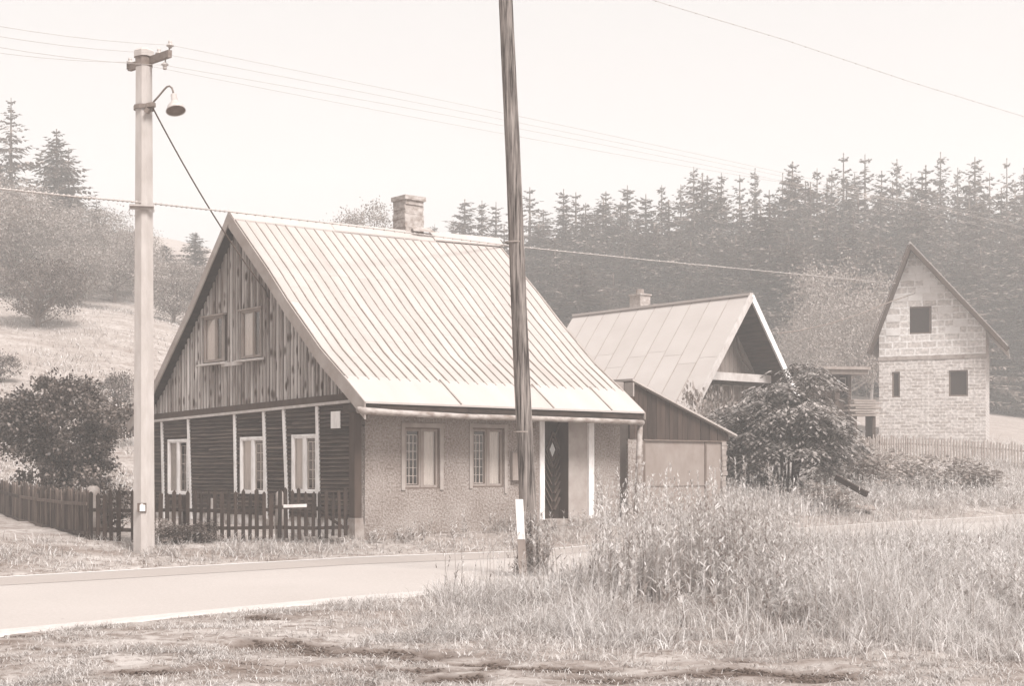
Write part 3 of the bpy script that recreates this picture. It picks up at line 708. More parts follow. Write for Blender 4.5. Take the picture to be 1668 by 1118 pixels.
# eaves and gutter
def eave_z(x): return roof_pt(x, prof[-1])[2]
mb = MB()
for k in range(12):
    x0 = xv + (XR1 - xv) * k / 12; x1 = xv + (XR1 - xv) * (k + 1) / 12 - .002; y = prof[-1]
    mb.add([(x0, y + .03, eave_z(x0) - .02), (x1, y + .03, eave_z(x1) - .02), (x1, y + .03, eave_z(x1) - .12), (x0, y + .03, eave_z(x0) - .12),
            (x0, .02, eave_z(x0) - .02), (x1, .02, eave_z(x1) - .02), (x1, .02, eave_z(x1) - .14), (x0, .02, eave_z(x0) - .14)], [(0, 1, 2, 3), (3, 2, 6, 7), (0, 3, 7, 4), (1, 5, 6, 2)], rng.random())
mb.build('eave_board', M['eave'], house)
yg = prof[-1] + .02
gl = [(fr(px, py, yg)) for px, py in [(583, 668), (610, 671), (642, 673), (700, 676), (760, 679), (830, 681), (900, 683), (980, 686), (1047, 689)]]
mb = MB(); mb.tube([(a, yg, z - .0) for a, z in gl], [.06, .068, .058, .058, .052, .055, .052, .055, .055], 10, r=.5); mb.build('gutter', M['gutter'], house, True)
q0 = fr(1043, 690, yg + .05); q1 = fr(1036, 815, yg + .15)
mb = MB(); mb.tube([(q0[0], yg + .05, q0[1]), ((q0[0] + q1[0]) / 2 + .01, yg + .1, (q0[1] + q1[1]) / 2), (q1[0], yg + .15, q1[1] - .3)], .058, 10, r=.5); mb.build('downpipe', M['gutter'], house, True)
# chimney on the rear side of the ridge
cx0, _ = fr(641, 350, ridge[0] + .42); cx1, _ = fr(690, 350, ridge[0] - .02); ctop = fr(660, 319, ridge[0] + .1)[1]
mb = MB(); rr = random.Random(3); yc0, yc1 = ridge[0] - .02, ridge[0] + .42; zc = ridge[1] - .7; rows = 16
hh = (ctop - zc) / rows
for k in range(rows):
    j = lambda: rr.uniform(-.015, .015)
    ex = .03 if k >= rows - 1 else 0
    taper = .02 * (1 - k / rows)
    mb.box(cx0 - ex + j() - taper, cx1 + ex + j() + taper, yc0 - ex + j(), yc1 + ex + j(), zc + k * hh, zc + (k + 1) * hh - .004 * (k % 2), r=rr.random())
ch = mb.build('chimney', M['chim'], house)
mb = MB(); mb.box(cx0 + .08, cx1 - .08, yc0 + .1, yc1 - .1, ctop - .02, ctop + .015, r=.5); mb.build('flue', M['dark'], ch)
mb = MB(); mb.add([(cx0 + .1, yc0 - .16, ridge[1] + .1), (cx1 + .22, yc0 - .16, ridge[1] + .12), (cx1 + .14, yc0 - .03, ridge[1] + .24), (cx0 + .15, yc0 - .03, ridge[1] + .22)], [(0, 1, 2, 3)], .4); mb.build('flashing', M['gutter'], ch)

# ------------------------------------------------------------------ lean-to shed on the right of the cottage
ys_ = .35
O2x, O2z = fr(1033, 621, ys_); shx0 = O2x
shed = empty('shed', Cc + U * shx0 + W * ys_, A)
tag(shed, 'low lean-to shed with dark board gable and pale double doors against the cottage end', 'shed')
OS = Cc + U * shx0 + W * ys_
sf = lambda px, py, y=0.: fr(px, py, y, OS)
ztop = sf(1034, 623)[1]; xr, zr_ = sf(1190, 707); zb = sf(1100, 717)[1]; xw = sf(1181, 760)[0]
zroof = lambda x: ztop + (zr_ - ztop) * x / xr
mb = MB(); x = -.16
while x < xr - .12:
    x1 = x + .13 + rng.random() * .03; a, b = x, min(x1 - .008, xr - .1); d = .02 + rng.random() * .012
    mb.add([(a, -d, zb), (b, -d, zb), (b, -d, min(zroof(b), ztop) - .03), (a, -d, min(zroof(a), ztop) - .03), (a, 0.02, zb), (b, .02, zb), (b, .02, min(zroof(b), ztop) - .03), (a, .02, min(zroof(a), ztop) - .03)],
           [(0, 1, 2, 3), (0, 4, 5, 1), (1, 5, 6, 2), (0, 3, 7, 4)], rng.random()); x = x1
mb.build('gable_boards', M['shedwood'], shed)
mb = MB(); mb.box(-.14, -.05, .03, 4, .5, ztop - .05, r=.5); mb.build('side_wall', M['barge'], shed)
mb = MB()
nseg = 5
for k in range(nseg):
    xa = -.2 + (xr + .25) * k / nseg; xb = -.2 + (xr + .25) * (k + 1) / nseg + .02
    mb.add([(xa, -.14, zroof(xa)), (xb, -.14, zroof(xb)), (xb, 4.2, zroof(xb)), (xa, 4.2, zroof(xa)), (xa, -.14, zroof(xa) - .045), (xb, -.14, zroof(xb) - .045), (xb, 4.2, zroof(xb) - .045), (xa, 4.2, zroof(xa) - .045)],
           [(0, 1, 2, 3), (7, 6, 5, 4), (0, 4, 5, 1), (2, 6, 7, 3), (3, 7, 4, 0), (1, 5, 6, 2)], rng.random())
mb.build('roof', M['roof'], shed)
mb = MB(); mb.box(-.2, -.16, -.15, .1, ztop - .32, ztop - .02, r=.7); mb.box(-.75, -.2, .12, .16, ztop - .4, ztop + .0, r=.5); mb.build('fascia', M['barge'], shed)
sx1 = sf(1150, 760)[0]; sx0 = sf(1051, 760)[0]; zbot = -.7
mb = MB(); mb.box(sx0, sx1 - .03, .02, .06, zbot, zb - .03, r=.5); mb.box(sx0 + .0, sx1, .0, .05, sf(1100, 791)[1] - .015, sf(1100, 791)[1] + .015, r=.9); mb.build('door', M['sheddoor'], shed)
mb = MB(); mb.box(sx1 + .03, xw - .12, .02, .06, zbot, zb - .03, r=.8); mb.build('door', M['sheddoor'], shed)
mb = MB(); mb.box(sx1 - .025, sx1 + .025, .0, .07, zbot, zb - .03, r=.3); mb.box(sx0 - .07, sx0 - .005, -.01, .07, zbot, zb - .03, r=.1); mb.box(sx0 - .07, xw, -.025, .03, zb - .028, zb - .001, r=.8); mb.build('door_frame', M['brownwood'], shed)
mb = MB(); zz = zbot; rr = random.Random(5)
while zz < zb - .05:
    h_ = .09 + rr.random() * .06; mb.box(xw - .12 - rr.random() * .02, xw + rr.random() * .05, -.02 - rr.random() * .02, 4, zz, min(zz + h_ - .008, zb - .01), r=rr.random()); zz += h_
mb.build('stone_wall', M['stone'], shed)
mb = MB(); mb.box(-.2, sx0 - .075, -.01, .05, zbot, zb - .004, r=.5); mb.build('side_panel', M['stucco'], shed)

# ------------------------------------------------------------------ neighbour house with steep metal roof
OB = Vector(((1222 - CX) / F * 40, 40, 1.4))
hb = empty('neighbour_house', OB, A)
tag(hb, 'neighbour house with steep pale metal roof and open dark gable behind the big bush', 'house')
def nb(px, py, y=0.): return fr(px, py, y, OB)
zrg = at(1222, 481, 40).z - 1.4; slope = (zrg - nb(1128, 665)[1]) / abs(nb(1128, 665)[0]); LB = 6.9; hwid = 3.2
zb_ = lambda x: zrg - abs(x) * slope
mb = MB()
seamy = np.linspace(0, LB, 11)
for side in (-1, 1):
    for i in range(10):
        cuts = [0] + sorted([rng.uniform(.3, .5), rng.uniform(.62, .8)]) + [1]
        for c in range(3):
            xa = side * hwid * cuts[c]; xb = side * hwid * cuts[c + 1]; o_ = .0 + (2 - c) * .01
            ya, yb = seamy[i] + .003, seamy[i + 1] - .003
            mb.add([(xa, ya, zb_(xa) + o_), (xb, ya, zb_(xb) + o_), (xb, yb, zb_(xb) + o_), (xa, yb, zb_(xa) + o_), (xa, ya, zb_(xa) - .06), (xb, ya, zb_(xb) - .06), (xb, yb, zb_(xb) - .06), (xa, yb, zb_(xa) - .06)],
                   [(0, 1, 2, 3), (0, 4, 5, 1), (1, 5, 6, 2), (2, 6, 7, 3)], rng.random())
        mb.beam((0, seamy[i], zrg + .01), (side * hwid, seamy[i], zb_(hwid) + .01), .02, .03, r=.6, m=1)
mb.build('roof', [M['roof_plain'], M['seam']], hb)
mb = MB()
for side in (-1, 1):
    for (o0, o1) in ((0, 1),):
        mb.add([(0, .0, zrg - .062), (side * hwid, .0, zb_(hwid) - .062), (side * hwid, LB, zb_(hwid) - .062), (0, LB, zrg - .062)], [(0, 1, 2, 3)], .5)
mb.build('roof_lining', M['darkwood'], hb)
for side in (-1, 1):
    mb = MB(); mb.beam((0, -.05, zrg - .04), (side * hwid, -.05, zb_(hwid) - .04), .06, .17, r=.8); mb.build('barge_board', M['white'] if side == 1 else M['offwhite'], hb)
mb = MB(); mb.box(-.08, .08, -.05, LB, zrg - .01, zrg + .06, r=.5); mb.build('ridge_cap', M['roof_low'], hb)
mb = MB(); yw = 1.0; x = -hwid + .6
while x < hwid - .7:
    x1 = x + .16 + rng.random() * .04
    za, zc_ = zb_(x) - .08, zb_(x1) - .08
    if x < 0 < x1: za = zc_ = min(za, zc_)
    lo_ = 1.2
    if min(za, zc_) > lo_: mb.add([(x, yw, lo_), (x1 - .01, yw, lo_), (x1 - .01, yw, zc_), (x, yw, za), (x, yw + .05, lo_), (x1 - .01, yw + .05, lo_), (x1 - .01, yw + .05, zc_), (x, yw + .05, za)], [(0, 1, 2, 3), (0, 4, 5, 1), (1, 5, 6, 2), (0, 3, 7, 4)], rng.random())
    x = x1
mb.build('gable_boards', M['sheddoor'], hb)
hx_ = hwid - .55; zwb = zb_(hx_) - .12
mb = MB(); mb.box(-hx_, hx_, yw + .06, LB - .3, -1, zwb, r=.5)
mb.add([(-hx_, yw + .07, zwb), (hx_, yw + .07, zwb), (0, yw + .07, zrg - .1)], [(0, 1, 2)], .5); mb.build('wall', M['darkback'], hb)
zbl0, zbl1 = nb(1190, 622, .7)[1], nb(1190, 609, .7)[1]; wx_ = (zrg - .14 - zbl1) / slope
mb = MB(); mb.box(-wx_, wx_,   .45, .53, zbl0, zbl1, r=.8); mb.build('balcony_board', M['offwhite'], hb)
mb = MB(); mb.box(-wx_, wx_, .54, yw, nb(1190, 620, .7)[1] - .1, nb(1190, 620, .7)[1] - .02, r=.3); mb.build('balcony_floor', M['darkwood'], hb)
for (x0, x1) in ((1162, 1171), (1175, 1189), (1193, 1207), (1211, 1225)):
    a0 = nb(x0, 640, yw)[0]; a1 = nb(x1, 640, yw)[0]; za, zc_ = nb(1190, 668, yw)[1], nb(1190, 627, yw)[1]
    mb = MB(); s = .05
    for q in ((a0, a0 + s, za, zc_), (a1 - s, a1, za, zc_), (a0 + s, a1 - s, zc_ - s, zc_), (a0 + s, a1 - s, za, za + s)): mb.box(q[0], q[1], yw - .02, yw + .04, q[2], q[3], r=.6)
    f = mb.build('window', M['offwhite'], hb)
    mb = MB(); mb.box(a0 + s, a1 - s, yw + .01, yw + .02, za + s, zc_ - s, r=.5); mb.build('pane', M['glass'], f)
mb = MB(); pts = [(.55, yw - .05, nb(1205, 560, yw)[1] + .3), (.5, yw - .2, nb(1205, 570, yw)[1]), (.75, yw - .15, nb(1205, 590, yw)[1] + .05), (1.0, yw - .3, nb(1205, 600, yw)[1] - .1)]
mb.tube(pts, .03, 6); mb.build('flex_pipe', M['cable'], hb)
cyb = 4.3
pc = nb(1058, 498, 4.3)
mb = MB(); zt_ = nb(1058, 484, cyb)[1]; mb.box(.02, .46, cyb - .2, cyb + .24, zrg - .8, zt_, r=.5); mb.box(-.01, .49, cyb - .23, cyb + .27, zt_ + .002, zt_ + .05, r=.8)
ch2 = mb.build('chimney', M['chim'], hb)
mb = MB(); mb.lathe([(.13, zt_ + .06), (.12, zt_ + .2), (.09, zt_ + .2), (.09, zt_ + .07)], Matrix.Translation((.24, cyb + .02, 0)), 12); mb.build('chimney_pot', M['stone'], ch2)

# ------------------------------------------------------------------ flat-roofed outbuilding behind the bush
ob = empty('outbuilding', Vector(((1380 - CX) / F * 52, 52, gz((1380 - CX) / F * 52, 52))), R(8)); OO = ob.location.copy()
tag(ob, 'small outbuilding with a flat projecting roof between the bush and the masonry house', 'shed')
z_r = at(1380, 604, 52).z - OO.z
mb = MB(); mb.box(-1.85, .62, -.6, 2.8, z_r, z_r + .1, r=.5); mb.box(-1.1, .56, -.5, 2.7, z_r - .16, z_r - .004, r=.2); mb.build('roof', M['greywood'], ob)
mb = MB(); mb.box(-.5, -.3, -.05, 2.5, -.5, z_r - .17, r=.3); mb.box(.0, .12, -.08, 2.5, -.5, z_r - .17, r=.3); mb.box(-.5, .1, .1, .18, -.5, z_r - 1.0, r=.3)
mb.box(-1.6, -.5, .1, 2.4, -.5, z_r - .17, r=.4); mb.build('wall', M['corner'], ob)
mb = MB(); mb.box(-.28, -.02, .06, .1, z_r - .75, z_r - .25, r=.5); f = mb.build('window', M['offwhite'], ob)
mb = MB(); mb.box(-.24, -.06, .045, .058, z_r - .7, z_r - .3, r=.5); mb.build('pane', M['dark'], f)
# timber stack
px_ = gpx(1405, 50); ts = empty('timber_stack', px_, R(10)); tag(ts, 'low stack of rough boards between the outbuilding and the masonry house', 'timber pile')
z0_ = at(1405, 660, 50).z - px_.z
for k in range(7):
    mb = MB(); mb.box(-.5 + rng.uniform(-.15, .1), .4 + rng.uniform(-.1, .15), -.3, .3 - .05 * k, z0_ - .4 + k * .085, z0_ - .4 + k * .085 + .06, r=rng.random()); mb.build('board', M['greywood'] if k % 3 else M['sheddoor'], ts)
mb = MB()
for xx in (-.4, .3): mb.box(xx - .06, xx + .06, -.25, .25, -.3, z0_ - .405, r=.3)
mb.build('bearer', M['corner'], ts)

# ------------------------------------------------------------------ masonry house on the right
DH = 57; rm = R(-24)
xl_ = (1432 - CX) / F * DH; OM = Vector((xl_, DH, gz(xl_, DH) - .4))
mh = empty('masonry_house', OM, rm); UM = Vector((math.cos(rm), math.sin(rm), 0)); WM = Vector((-math.sin(rm), math.cos(rm), 0))
tag(mh, 'unplastered masonry house of rubble stone and pale blocks with steep roof at the right', 'house')
def mf(px, py, y=0.): 
    p = ray_plane(px, py, OM + WM * y, WM) - OM; return p.dot(UM), p.z
ax, az = mf(1482, 393, -.5); ex_, ez_ = mf(1415, 570, -.5)
hwm = ax; Wm = 3.3 * ax; srt = 2.3
zgm = lambda x: az - (ax - x if x < ax else (x - ax) / srt) * (az - ez_) / (ax - ex_)
zk = mf(1440, 588)[1]; zs1 = mf(1440, 545)[1]
wn = (mf(1453, 620)[0], mf(1466, 620)[0], mf(1459, 648)[1], mf(1459, 606)[1])
up_w = (mf(1479, 520)[0], mf(1479, 520)[0] + .85, mf(1480, 545)[1], mf(1480, 500)[1])
mb = MB(); holed_wall(mb, MF, 0, Wm, -1.8, zk, [wn, (wn[0] + 2.1, wn[1] + 2.5, wn[2], wn[3])], .35, r=.5); wl_ = mb.build('lower_wall', M['rubble'], mh)
mb = MB(); mb.box(-.03, Wm + .03, -.35, .03, zk + .002, zk + .16, r=.7, M=MF); mb.build('ring_beam', M['stone'], mh)
mb = MB(); xsn = np.linspace(0, Wm, 25)
for i in range(24):
    a, b = xsn[i], xsn[i + 1]; mid = (a + b) / 2; hs = up_w[0] < mid < up_w[1]
    for s0, s1 in ([(zk + .163, None)] if not hs else [(zk + .163, up_w[2]), (up_w[3], None)]):
        za = zgm(a) - .12 if s1 is None else s1; zc_ = zgm(b) - .12 if s1 is None else s1
        za = min(za, zgm(a) - .12); zc_ = min(zc_, zgm(b) - .12)
        mb.add([(a, 0, s0), (b, 0, s0), (b, 0, zc_), (a, 0, za), (a, .3, s0), (b, .3, s0), (b, .3, zc_), (a, .3, za)], [(0, 1, 2, 3), (7, 6, 5, 4), (0, 3, 7, 4), (1, 5, 6, 2), (0, 4, 5, 1), (2, 6, 7, 3)], .5)
for r_ in range(3, 17):      # paler new blocks laid in the gable
    z0 = zk + .18 + r_ * .27
    for c in range(-1, 12):
        x0 = c * .55 + (.27 if r_ % 2 else 0); x1 = x0 + .53
        if x0 < .05 or x1 > Wm - .05: continue
        if min(zgm(x0), zgm(x1)) - .2 < z0 + .26: continue
        if z0 < up_w[3] + .1 and z0 + .27 > up_w[2] - .05 and x1 > up_w[0] - .05 and x0 < up_w[1] + .05: continue
        if rng.random() < (.75 if r_ > 5 else .45): mb.box(x0, x1, .002, .014, z0, z0 + .25, m=1, M=MF)
mb.build('gable_wall', [M['block'], M['lightblock']], mh)
for h_ in (wn, (wn[0] + 2.1, wn[1] + 2.5, wn[2], wn[3]), up_w):
    mb = MB(); s = .06
    for q in ((h_[0], h_[0] + s, h_[2], h_[3]), (h_[1] - s, h_[1], h_[2], h_[3]), (h_[0] + s, h_[1] - s, h_[3] - s, h_[3]), (h_[0] + s, h_[1] - s, h_[2], h_[2] + s)): mb.box(q[0], q[1], -.14, -.06, q[2], q[3], r=.5, M=MF)
    f = mb.build('window', M['brownwood'], mh); mb = MB(); mb.box(h_[0] + s, h_[1] - s, -.11, -.1, h_[2] + s, h_[3] - s, r=.5, M=MF); mb.build('pane', M['dark'], f)
mb = MB(); DM = 6
for side in (-1, 1):
    xe = ax + side * (ax - ex_) * (srt if side > 0 else 1); 
    mb.add([(ax, -.55, az), (xe, -.55, ez_), (xe, DM, ez_), (ax, DM, az), (ax, -.55, az - .07), (xe, -.55, ez_ - .07), (xe, DM, ez_ - .07), (ax, DM, az - .07)], [(0, 1, 2, 3), (7, 6, 5, 4), (0, 4, 5, 1), (1, 5, 6, 2)], .5)
mb.build('roof', M['roof'], mh)
mb = MB()
for side in (-1, 1):
    xe = ax + side * (ax - ex_) * (srt if side > 0 else 1)
    for yy, th in ((-.5, .1), (-.1, .12)): mb.beam((ax, yy, az - .16), (xe, yy, ez_ - .16), .1, .16, r=.3)
for k in range(12):
    f_ = (k + .5) / 12
    for side in (-1, 1): 
        xx = ax + side * (ax - ex_) * f_ * (srt if side > 0 else 1); mb.beam((xx, -.5, zgm(xx) - .1), (xx, 0, zgm(xx) - .1), .1, .05, r=.6)
mb.build('rafters', M['corner'], mh)
mb = MB()
mb.box(0, .3, .3, DM - .3, -1.8, zgm(0) - .2, r=.5); mb.box(Wm - .3, Wm, .3, DM - .3, -1.8, zgm(Wm) - .2, r=.5); mb.build('side_wall', M['rubble'], mh)

# ------------------------------------------------------------------ poles, lamp, wires
PB = Vector(((234.5 - CX) / F * 24, 24, gz((234.5 - CX) / F * 24, 24) - .3))
cp = empty('concrete_pole', PB, R(10)); tag(cp, 'tall pale concrete utility pole in front of the picket fence', 'utility pole')
ztp = at(232, 80, 24).z - PB.z
def octo(mb, rings, r=.5):
    vs = []; fs = []
    for (z, w_, dpt, cx_) in rings:
        c = .28
        for sx, sy in ((1, -c), (1, c), (c, 1), (-c, 1), (-1, c), (-1, -c), (-c, -1), (c, -1)): vs.append((cx_ + sx * w_, sy * dpt, z))
    for i in range(len(rings) - 1):
        for k in range(8): a = i * 8 + k; b = i * 8 + (k + 1) % 8; fs.append((a, b, b + 8, a + 8))
    fs.append(tuple(range(8))[::-1]); fs.append(tuple(range(len(rings) * 8 - 8, len(rings) * 8))); mb.add(vs, fs, r)
mb = MB(); sh = 1.0
octo(mb, [(0, .178, .178, 0), (ztp * .4, .162, .162, -.0), (ztp * .7, .148, .148, -.0), (ztp - .3, .136, .136, -.0)]); mb.build('shaft', M['concrete'], cp)
mb = MB(); octo(mb, [(ztp - .297, .143, .143, 0), (ztp - .14, .143, .143, 0)]); mb.build('collar', M['steel'], cp)
mb = MB(); octo(mb, [(ztp - .138, .165, .165, 0), (ztp - .04, .165, .165, 0), (ztp + .0, .12, .12, 0)]); mb.build('cap', M['concrete'], cp)
def loc(o, p): return o.matrix_world.inverted() @ p if False else Matrix.Rotation(-o.rotation_euler.z, 4, 'Z') @ (Vector(p) - o.location)
# cross arm: left end farther from the camera
armL = at(211, 110, 24.55); armR = at(277, 87, 23.45)
aL, aR = loc(cp, armL), loc(cp, armR)
mb = MB(); mb.beam(aL, aR, .07, .12, r=.4); mb.beam(aL + Vector((0, .0, -.02)), aL + Vector((0, 0, .1)), .1, .1, r=.3); mb.build('cross_arm', M['steel'], cp)
ins = [(212, 101, 24.5, 1), (259, 86, 23.8, 1), (277, 73, 23.5, 1), (268.5, 106, 23.55, -1)]
ipos = []
for (px, py, Y, s) in ins:
    p = loc(cp, at(px, py, Y)); ipos.append(at(px, py, Y)); mb = MB()
    f_ = (p - aL).dot(aR - aL) / (aR - aL).length_squared; q = aL + (aR - aL) * f_
    mb.tube([q, p], .012, 6); mb.build('pin', M['steel'], cp)
    mb = MB(); T = Matrix.Translation(p) @ Matrix.Scale(s, 4, (0, 0, 1))
    mb.lathe([(0, .075), (.03, .07), (.036, .04), (.028, .02), (.06, .0), (.062, -.02), (.03, -.03), (.028, -.05), (.0, -.05)], T, 12, r=.8); mb.build('insulator', M['porcelain'], cp, True)
# lower bracket
bz = at(228, 338, 24).z - PB.z; mb = MB(); mb.box(-.24, .16, -.24, -.165, bz - .02, bz + .0, r=.5); mb.box(-.24, .16, -.17, -.165, bz - .07, bz + .02, r=.5); mb.box(.155, .17, -.17, .1, bz - .06, bz + .05, r=.5); mb.build('bracket', M['porcelain'], cp)
pzz = at(228, 827, 24).z - PB.z
mb = MB(); mb.box(-.11, .04, -.195, -.182, pzz - .075, pzz + .075, r=.0); pp = mb.build('number_plate', M['cable'], cp)
mb = MB(); mb.box(-.07, .02, -.204, -.196, pzz - .06, pzz + .045, r=.9); mb.box(-.055, -.015, -.2045, -.1965, pzz + .046, pzz + .062, r=.9); mb.build('plate_face', M['white'], pp)
# street lamp on the pole
PLmp = at(246, 172, 23.85)
lamp = empty('street_lamp', PLmp, 0); tag(lamp, 'bell-shaped enamel street lamp on a curved arm near the top of the concrete pole', 'street lamp')
L0 = PLmp; rel = lambda px, py, Y: at(px, py, Y) - L0
mb = MB(); zz = 0
# clamp band round the shaft
T = Matrix.Translation(Vector((PB.x, PB.y, PLmp.z)) - L0)
mb.lathe([(.158, -.035), (.175, -.035), (.175, .035), (.158, .035)], T, 10, r=.2); mb.beam(rel(240, 172, 23.83), rel(252, 170, 23.8), .09, .07, r=.2); mb.beam(rel(238, 178, 23.82), rel(243, 182, 23.8), .08, .08, r=.2)
mb.build('clamp', M['steel'], lamp)
mb = MB(); mb.tube([rel(x, y, Yq) for x, y, Yq in [(250, 166, 23.8), (258, 157, 23.75), (268, 145, 23.68), (272, 141, 23.65), (276, 140, 23.62), (280, 143, 23.6), (282, 149, 23.6), (282.5, 156, 23.6)]], .016, 8); mb.build('arm', M['steel'], lamp, True)
hd = rel(283, 154, 23.6); tilt = Matrix.Translation(hd) @ Matrix.Rotation(R(-17), 4, 'X') @ Matrix.Rotation(R(-9), 4, 'Y')
mb = MB(); mb.lathe([(.0, .0), (.05, -.0), (.055, -.13), (.07, -.14), (.0, -.14)], tilt, 16, r=.6); mb.build('lamp_socket', M['porcelain'], lamp, True)
mb = MB(); mb.lathe([(.06, -.12), (.08, -.16), (.125, -.21), (.155, -.28), (.165, -.31), (.155, -.308), (.14, -.27), (.11, -.2), (.06, -.15)], tilt, 24, r=.7); mb.build('lamp_shade', M['porcelain'], lamp, True)
mb = MB(); mb.lathe([(.0, -.29), (.08, -.3), (.154, -.302)], tilt, 24, r=.7); mb.build('lamp_glass', M['brownwood'], lamp, True)

def cable(name, pts, rad, m, label, cat, group=None, sag=0, n=14, ties=0, tie_r=.02):
    P = []
    if len(pts) == 2:
        a, b = Vector(pts[0]), Vector(pts[1])
        for i in range(n + 1):
            t = i / n; p = a.lerp(b, t); p.z -= sag * 4 * t * (1 - t); P.append(p)
    else: P = [Vector(p) for p in pts]
    mb = MB(); mb.tube([p for p in P], rad, 6)
    if ties:
        for i in range(ties):
            t = (i + .5) / ties * (len(P) - 1); k = int(t); p = P[k].lerp(P[min(k + 1, len(P) - 1)], t - k)
            d = (P[min(k + 1, len(P) - 1)] - P[k]).normalized(); mb.tube([p - d * tie_r * 1.2, p, p + d * tie_r * 1.2], [rad, tie_r, rad], 6)
    o = mb.build(name, M[m], None, True)
    tag(o, label, cat, group); return o
# four overhead wires, following the road
lefts = [(-260, -12, 17.5), (-260, 5, 17.2), (-260, 22, 17), (-260, 38, 17.4)]
ord_ = ['topmost', 'second from the top', 'third from the top', 'lowest']
Lp = [(2, 0), (1, 1), (0, 3), (3, 2)]
srcs = [ipos[2], ipos[1], ipos[3], ipos[0]]
rights_mid = [(1090, 241, 32.0), (1090, 249, 32.3), (1090, 257, 32.0), (1090, 266, 32.4)]
for k in range(4):
    s = srcs[k]; Lq = at(*lefts[k])
    q = at(*rights_mid[k]); dirv = (q - s); E2 = s + dirv * 2.3; E2.z = s.z + .35
    # polyline through the sagging midpoint
    P = []
    for i in range(8): t = i / 8; p = Lq.lerp(s, t); p.z -= .12 * 4 * t * (1 - t); P.append(p)
    t0 = 1 / 2.3; zl = s.z + (E2.z - s.z) * t0; sg = (zl - q.z) / (4 * t0 * (1 - t0))
    for i in range(25): t = i / 24; p = s.lerp(E2, t); p.z -= sg * 4 * t * (1 - t); P.append(p)
    cable('overhead_wire', P, .0034, 'porcelain', 'thin overhead power wire on the concrete pole, ' + ord_[k] + ' of four', 'wire', 'overhead wires on the concrete pole')
s = at(245, 168, 23.8); y_, z_ = ga(433, 474, -.05); e = Cc + U * -.05 + W * y_ + Vector((0, 0, z_))
P = [s]
for i in range(1, 17): t = i / 16; p = s.lerp(e, t); p.z -= .17 * 4 * t * (1 - t); P.append(p)
P += [e + Vector((.03, -.03, -.12)), e + Vector((.1, -.02, -.2)), e + Vector((.13, .0, -.3))]
cable('service_cable', P, .014, 'cable', 'dark service cable slanting from the concrete pole to the board gable', 'cable')
cable('telephone_cable', [at(-40, 303, 21.5), at(120, 320, 23), at(245, 331, 24), at(375, 345, 26.4), at(600, 371, 29), at(845, 402, 33.8), at(1060, 424, 39), at(1260, 443, 46), at(1462, 462, 56.4)], .012, 'porcelain', 'pale cable with ties running past the cottage ridge to the masonry house', 'cable', ties=130, tie_r=.026)
cable('sagging_cable', [at(1490, 478, 56.3), at(1450, 492, 53.5), at(1400, 512, 50.5), at(1350, 528, 47), at(1300, 539, 43.8), at(1266, 543.5, 41.6)], .02, 'steel', 'loose cable sagging from the masonry house to the neighbour house gable', 'cable')
cable('high_cable', [at(818, -82, 20), at(1080, 5, 22.5), at(1280, 65, 24.8), at(1480, 132, 27), at(1750, 215, 32)], .004, 'porcelain', 'high cable with small ties crossing the upper right sky', 'cable', ties=40, tie_r=.013)

# wooden pole, leaning
base = at(865.5, 950, 20); base.z = gz(base.x, 20) - .3; top = at(820, -90, 20)
wp = empty('wooden_pole', (base.x, 20, base.z), 0); tag(wp, 'dark tarred wooden pole leaning slightly in front of the cottage', 'utility pole')
mb = MB(); pts = []; rad = []
for i in range(25):
    t = i / 24; p = (base.lerp(top, t) - base); p.x += .004 * math.sin(i * .5); pts.append(p); rad.append((.122 - .026 * t) * (1 + .008 * math.sin(i * 2.3)))
n = 20; vs = []; fs = []
for i, p in enumerate(pts):
    for k in range(n):
        a = 2 * math.pi * k / n; rr_ = rad[i] * (1 + .035 * math.sin(3 * a + 1.3) + (-.05 if k in (3, 11, 16) else 0)); vs.append((p.x + rr_ * math.cos(a), p.y + rr_ * math.sin(a), p.z))
for i in range(24):
    for k in range(n): a = i * n + k; b = i * n + (k + 1) % n; fs.append((a, b, b + n, a + n))
fs.append(tuple(range(24 * n, 25 * n))); mb.add(vs, fs, .5); mb.build('shaft', M['poleW'], wp, True)
for yy in (704, 395): 
    mb = MB(); q = at(851 - (704 - yy) * .048, yy, 20) - base; mb.lathe([(.118, -.01), (.123, -.01), (.123, .01), (.118, .01)], Matrix.Translation(q), 16, r=.4)
    mb.build('binding_wire', M['wire'], wp)
# delineator post beside it
dp = at(853, 945, 19.6); dp.z = gz(dp.x, 19.6) - .2; dpo = empty('marker_post', dp, 0); tag(dpo, 'white roadside marker post with grey foot close against the wooden pole', 'marker post')
zt1_ = at(850, 814, 19.6).z - dp.z; zm_ = at(850, 879, 19.6).z - dp.z
def slant(mb, z0, z1, w_, r):
    dx = lambda z: -.065 * z / zt1_
    mb.add([(dx(z) + sx * w_, sy, z) for z in (z0, z1) for sx, sy in ((-1, -.05), (1, -.05), (.8, .05), (-.8, .05))], [(0, 1, 5, 4), (1, 2, 6, 5), (2, 3, 7, 6), (3, 0, 4, 7), (4, 5, 6, 7), (3, 2, 1, 0)], r)
mb = MB(); slant(mb, zm_, zt1_, .053, .9); mb.build('post_top', M['white'], dpo)
mb = MB(); slant(mb, -.1, zm_ - .004, .055, .3); mb.build('post_foot', M['sheddoor'], dpo)

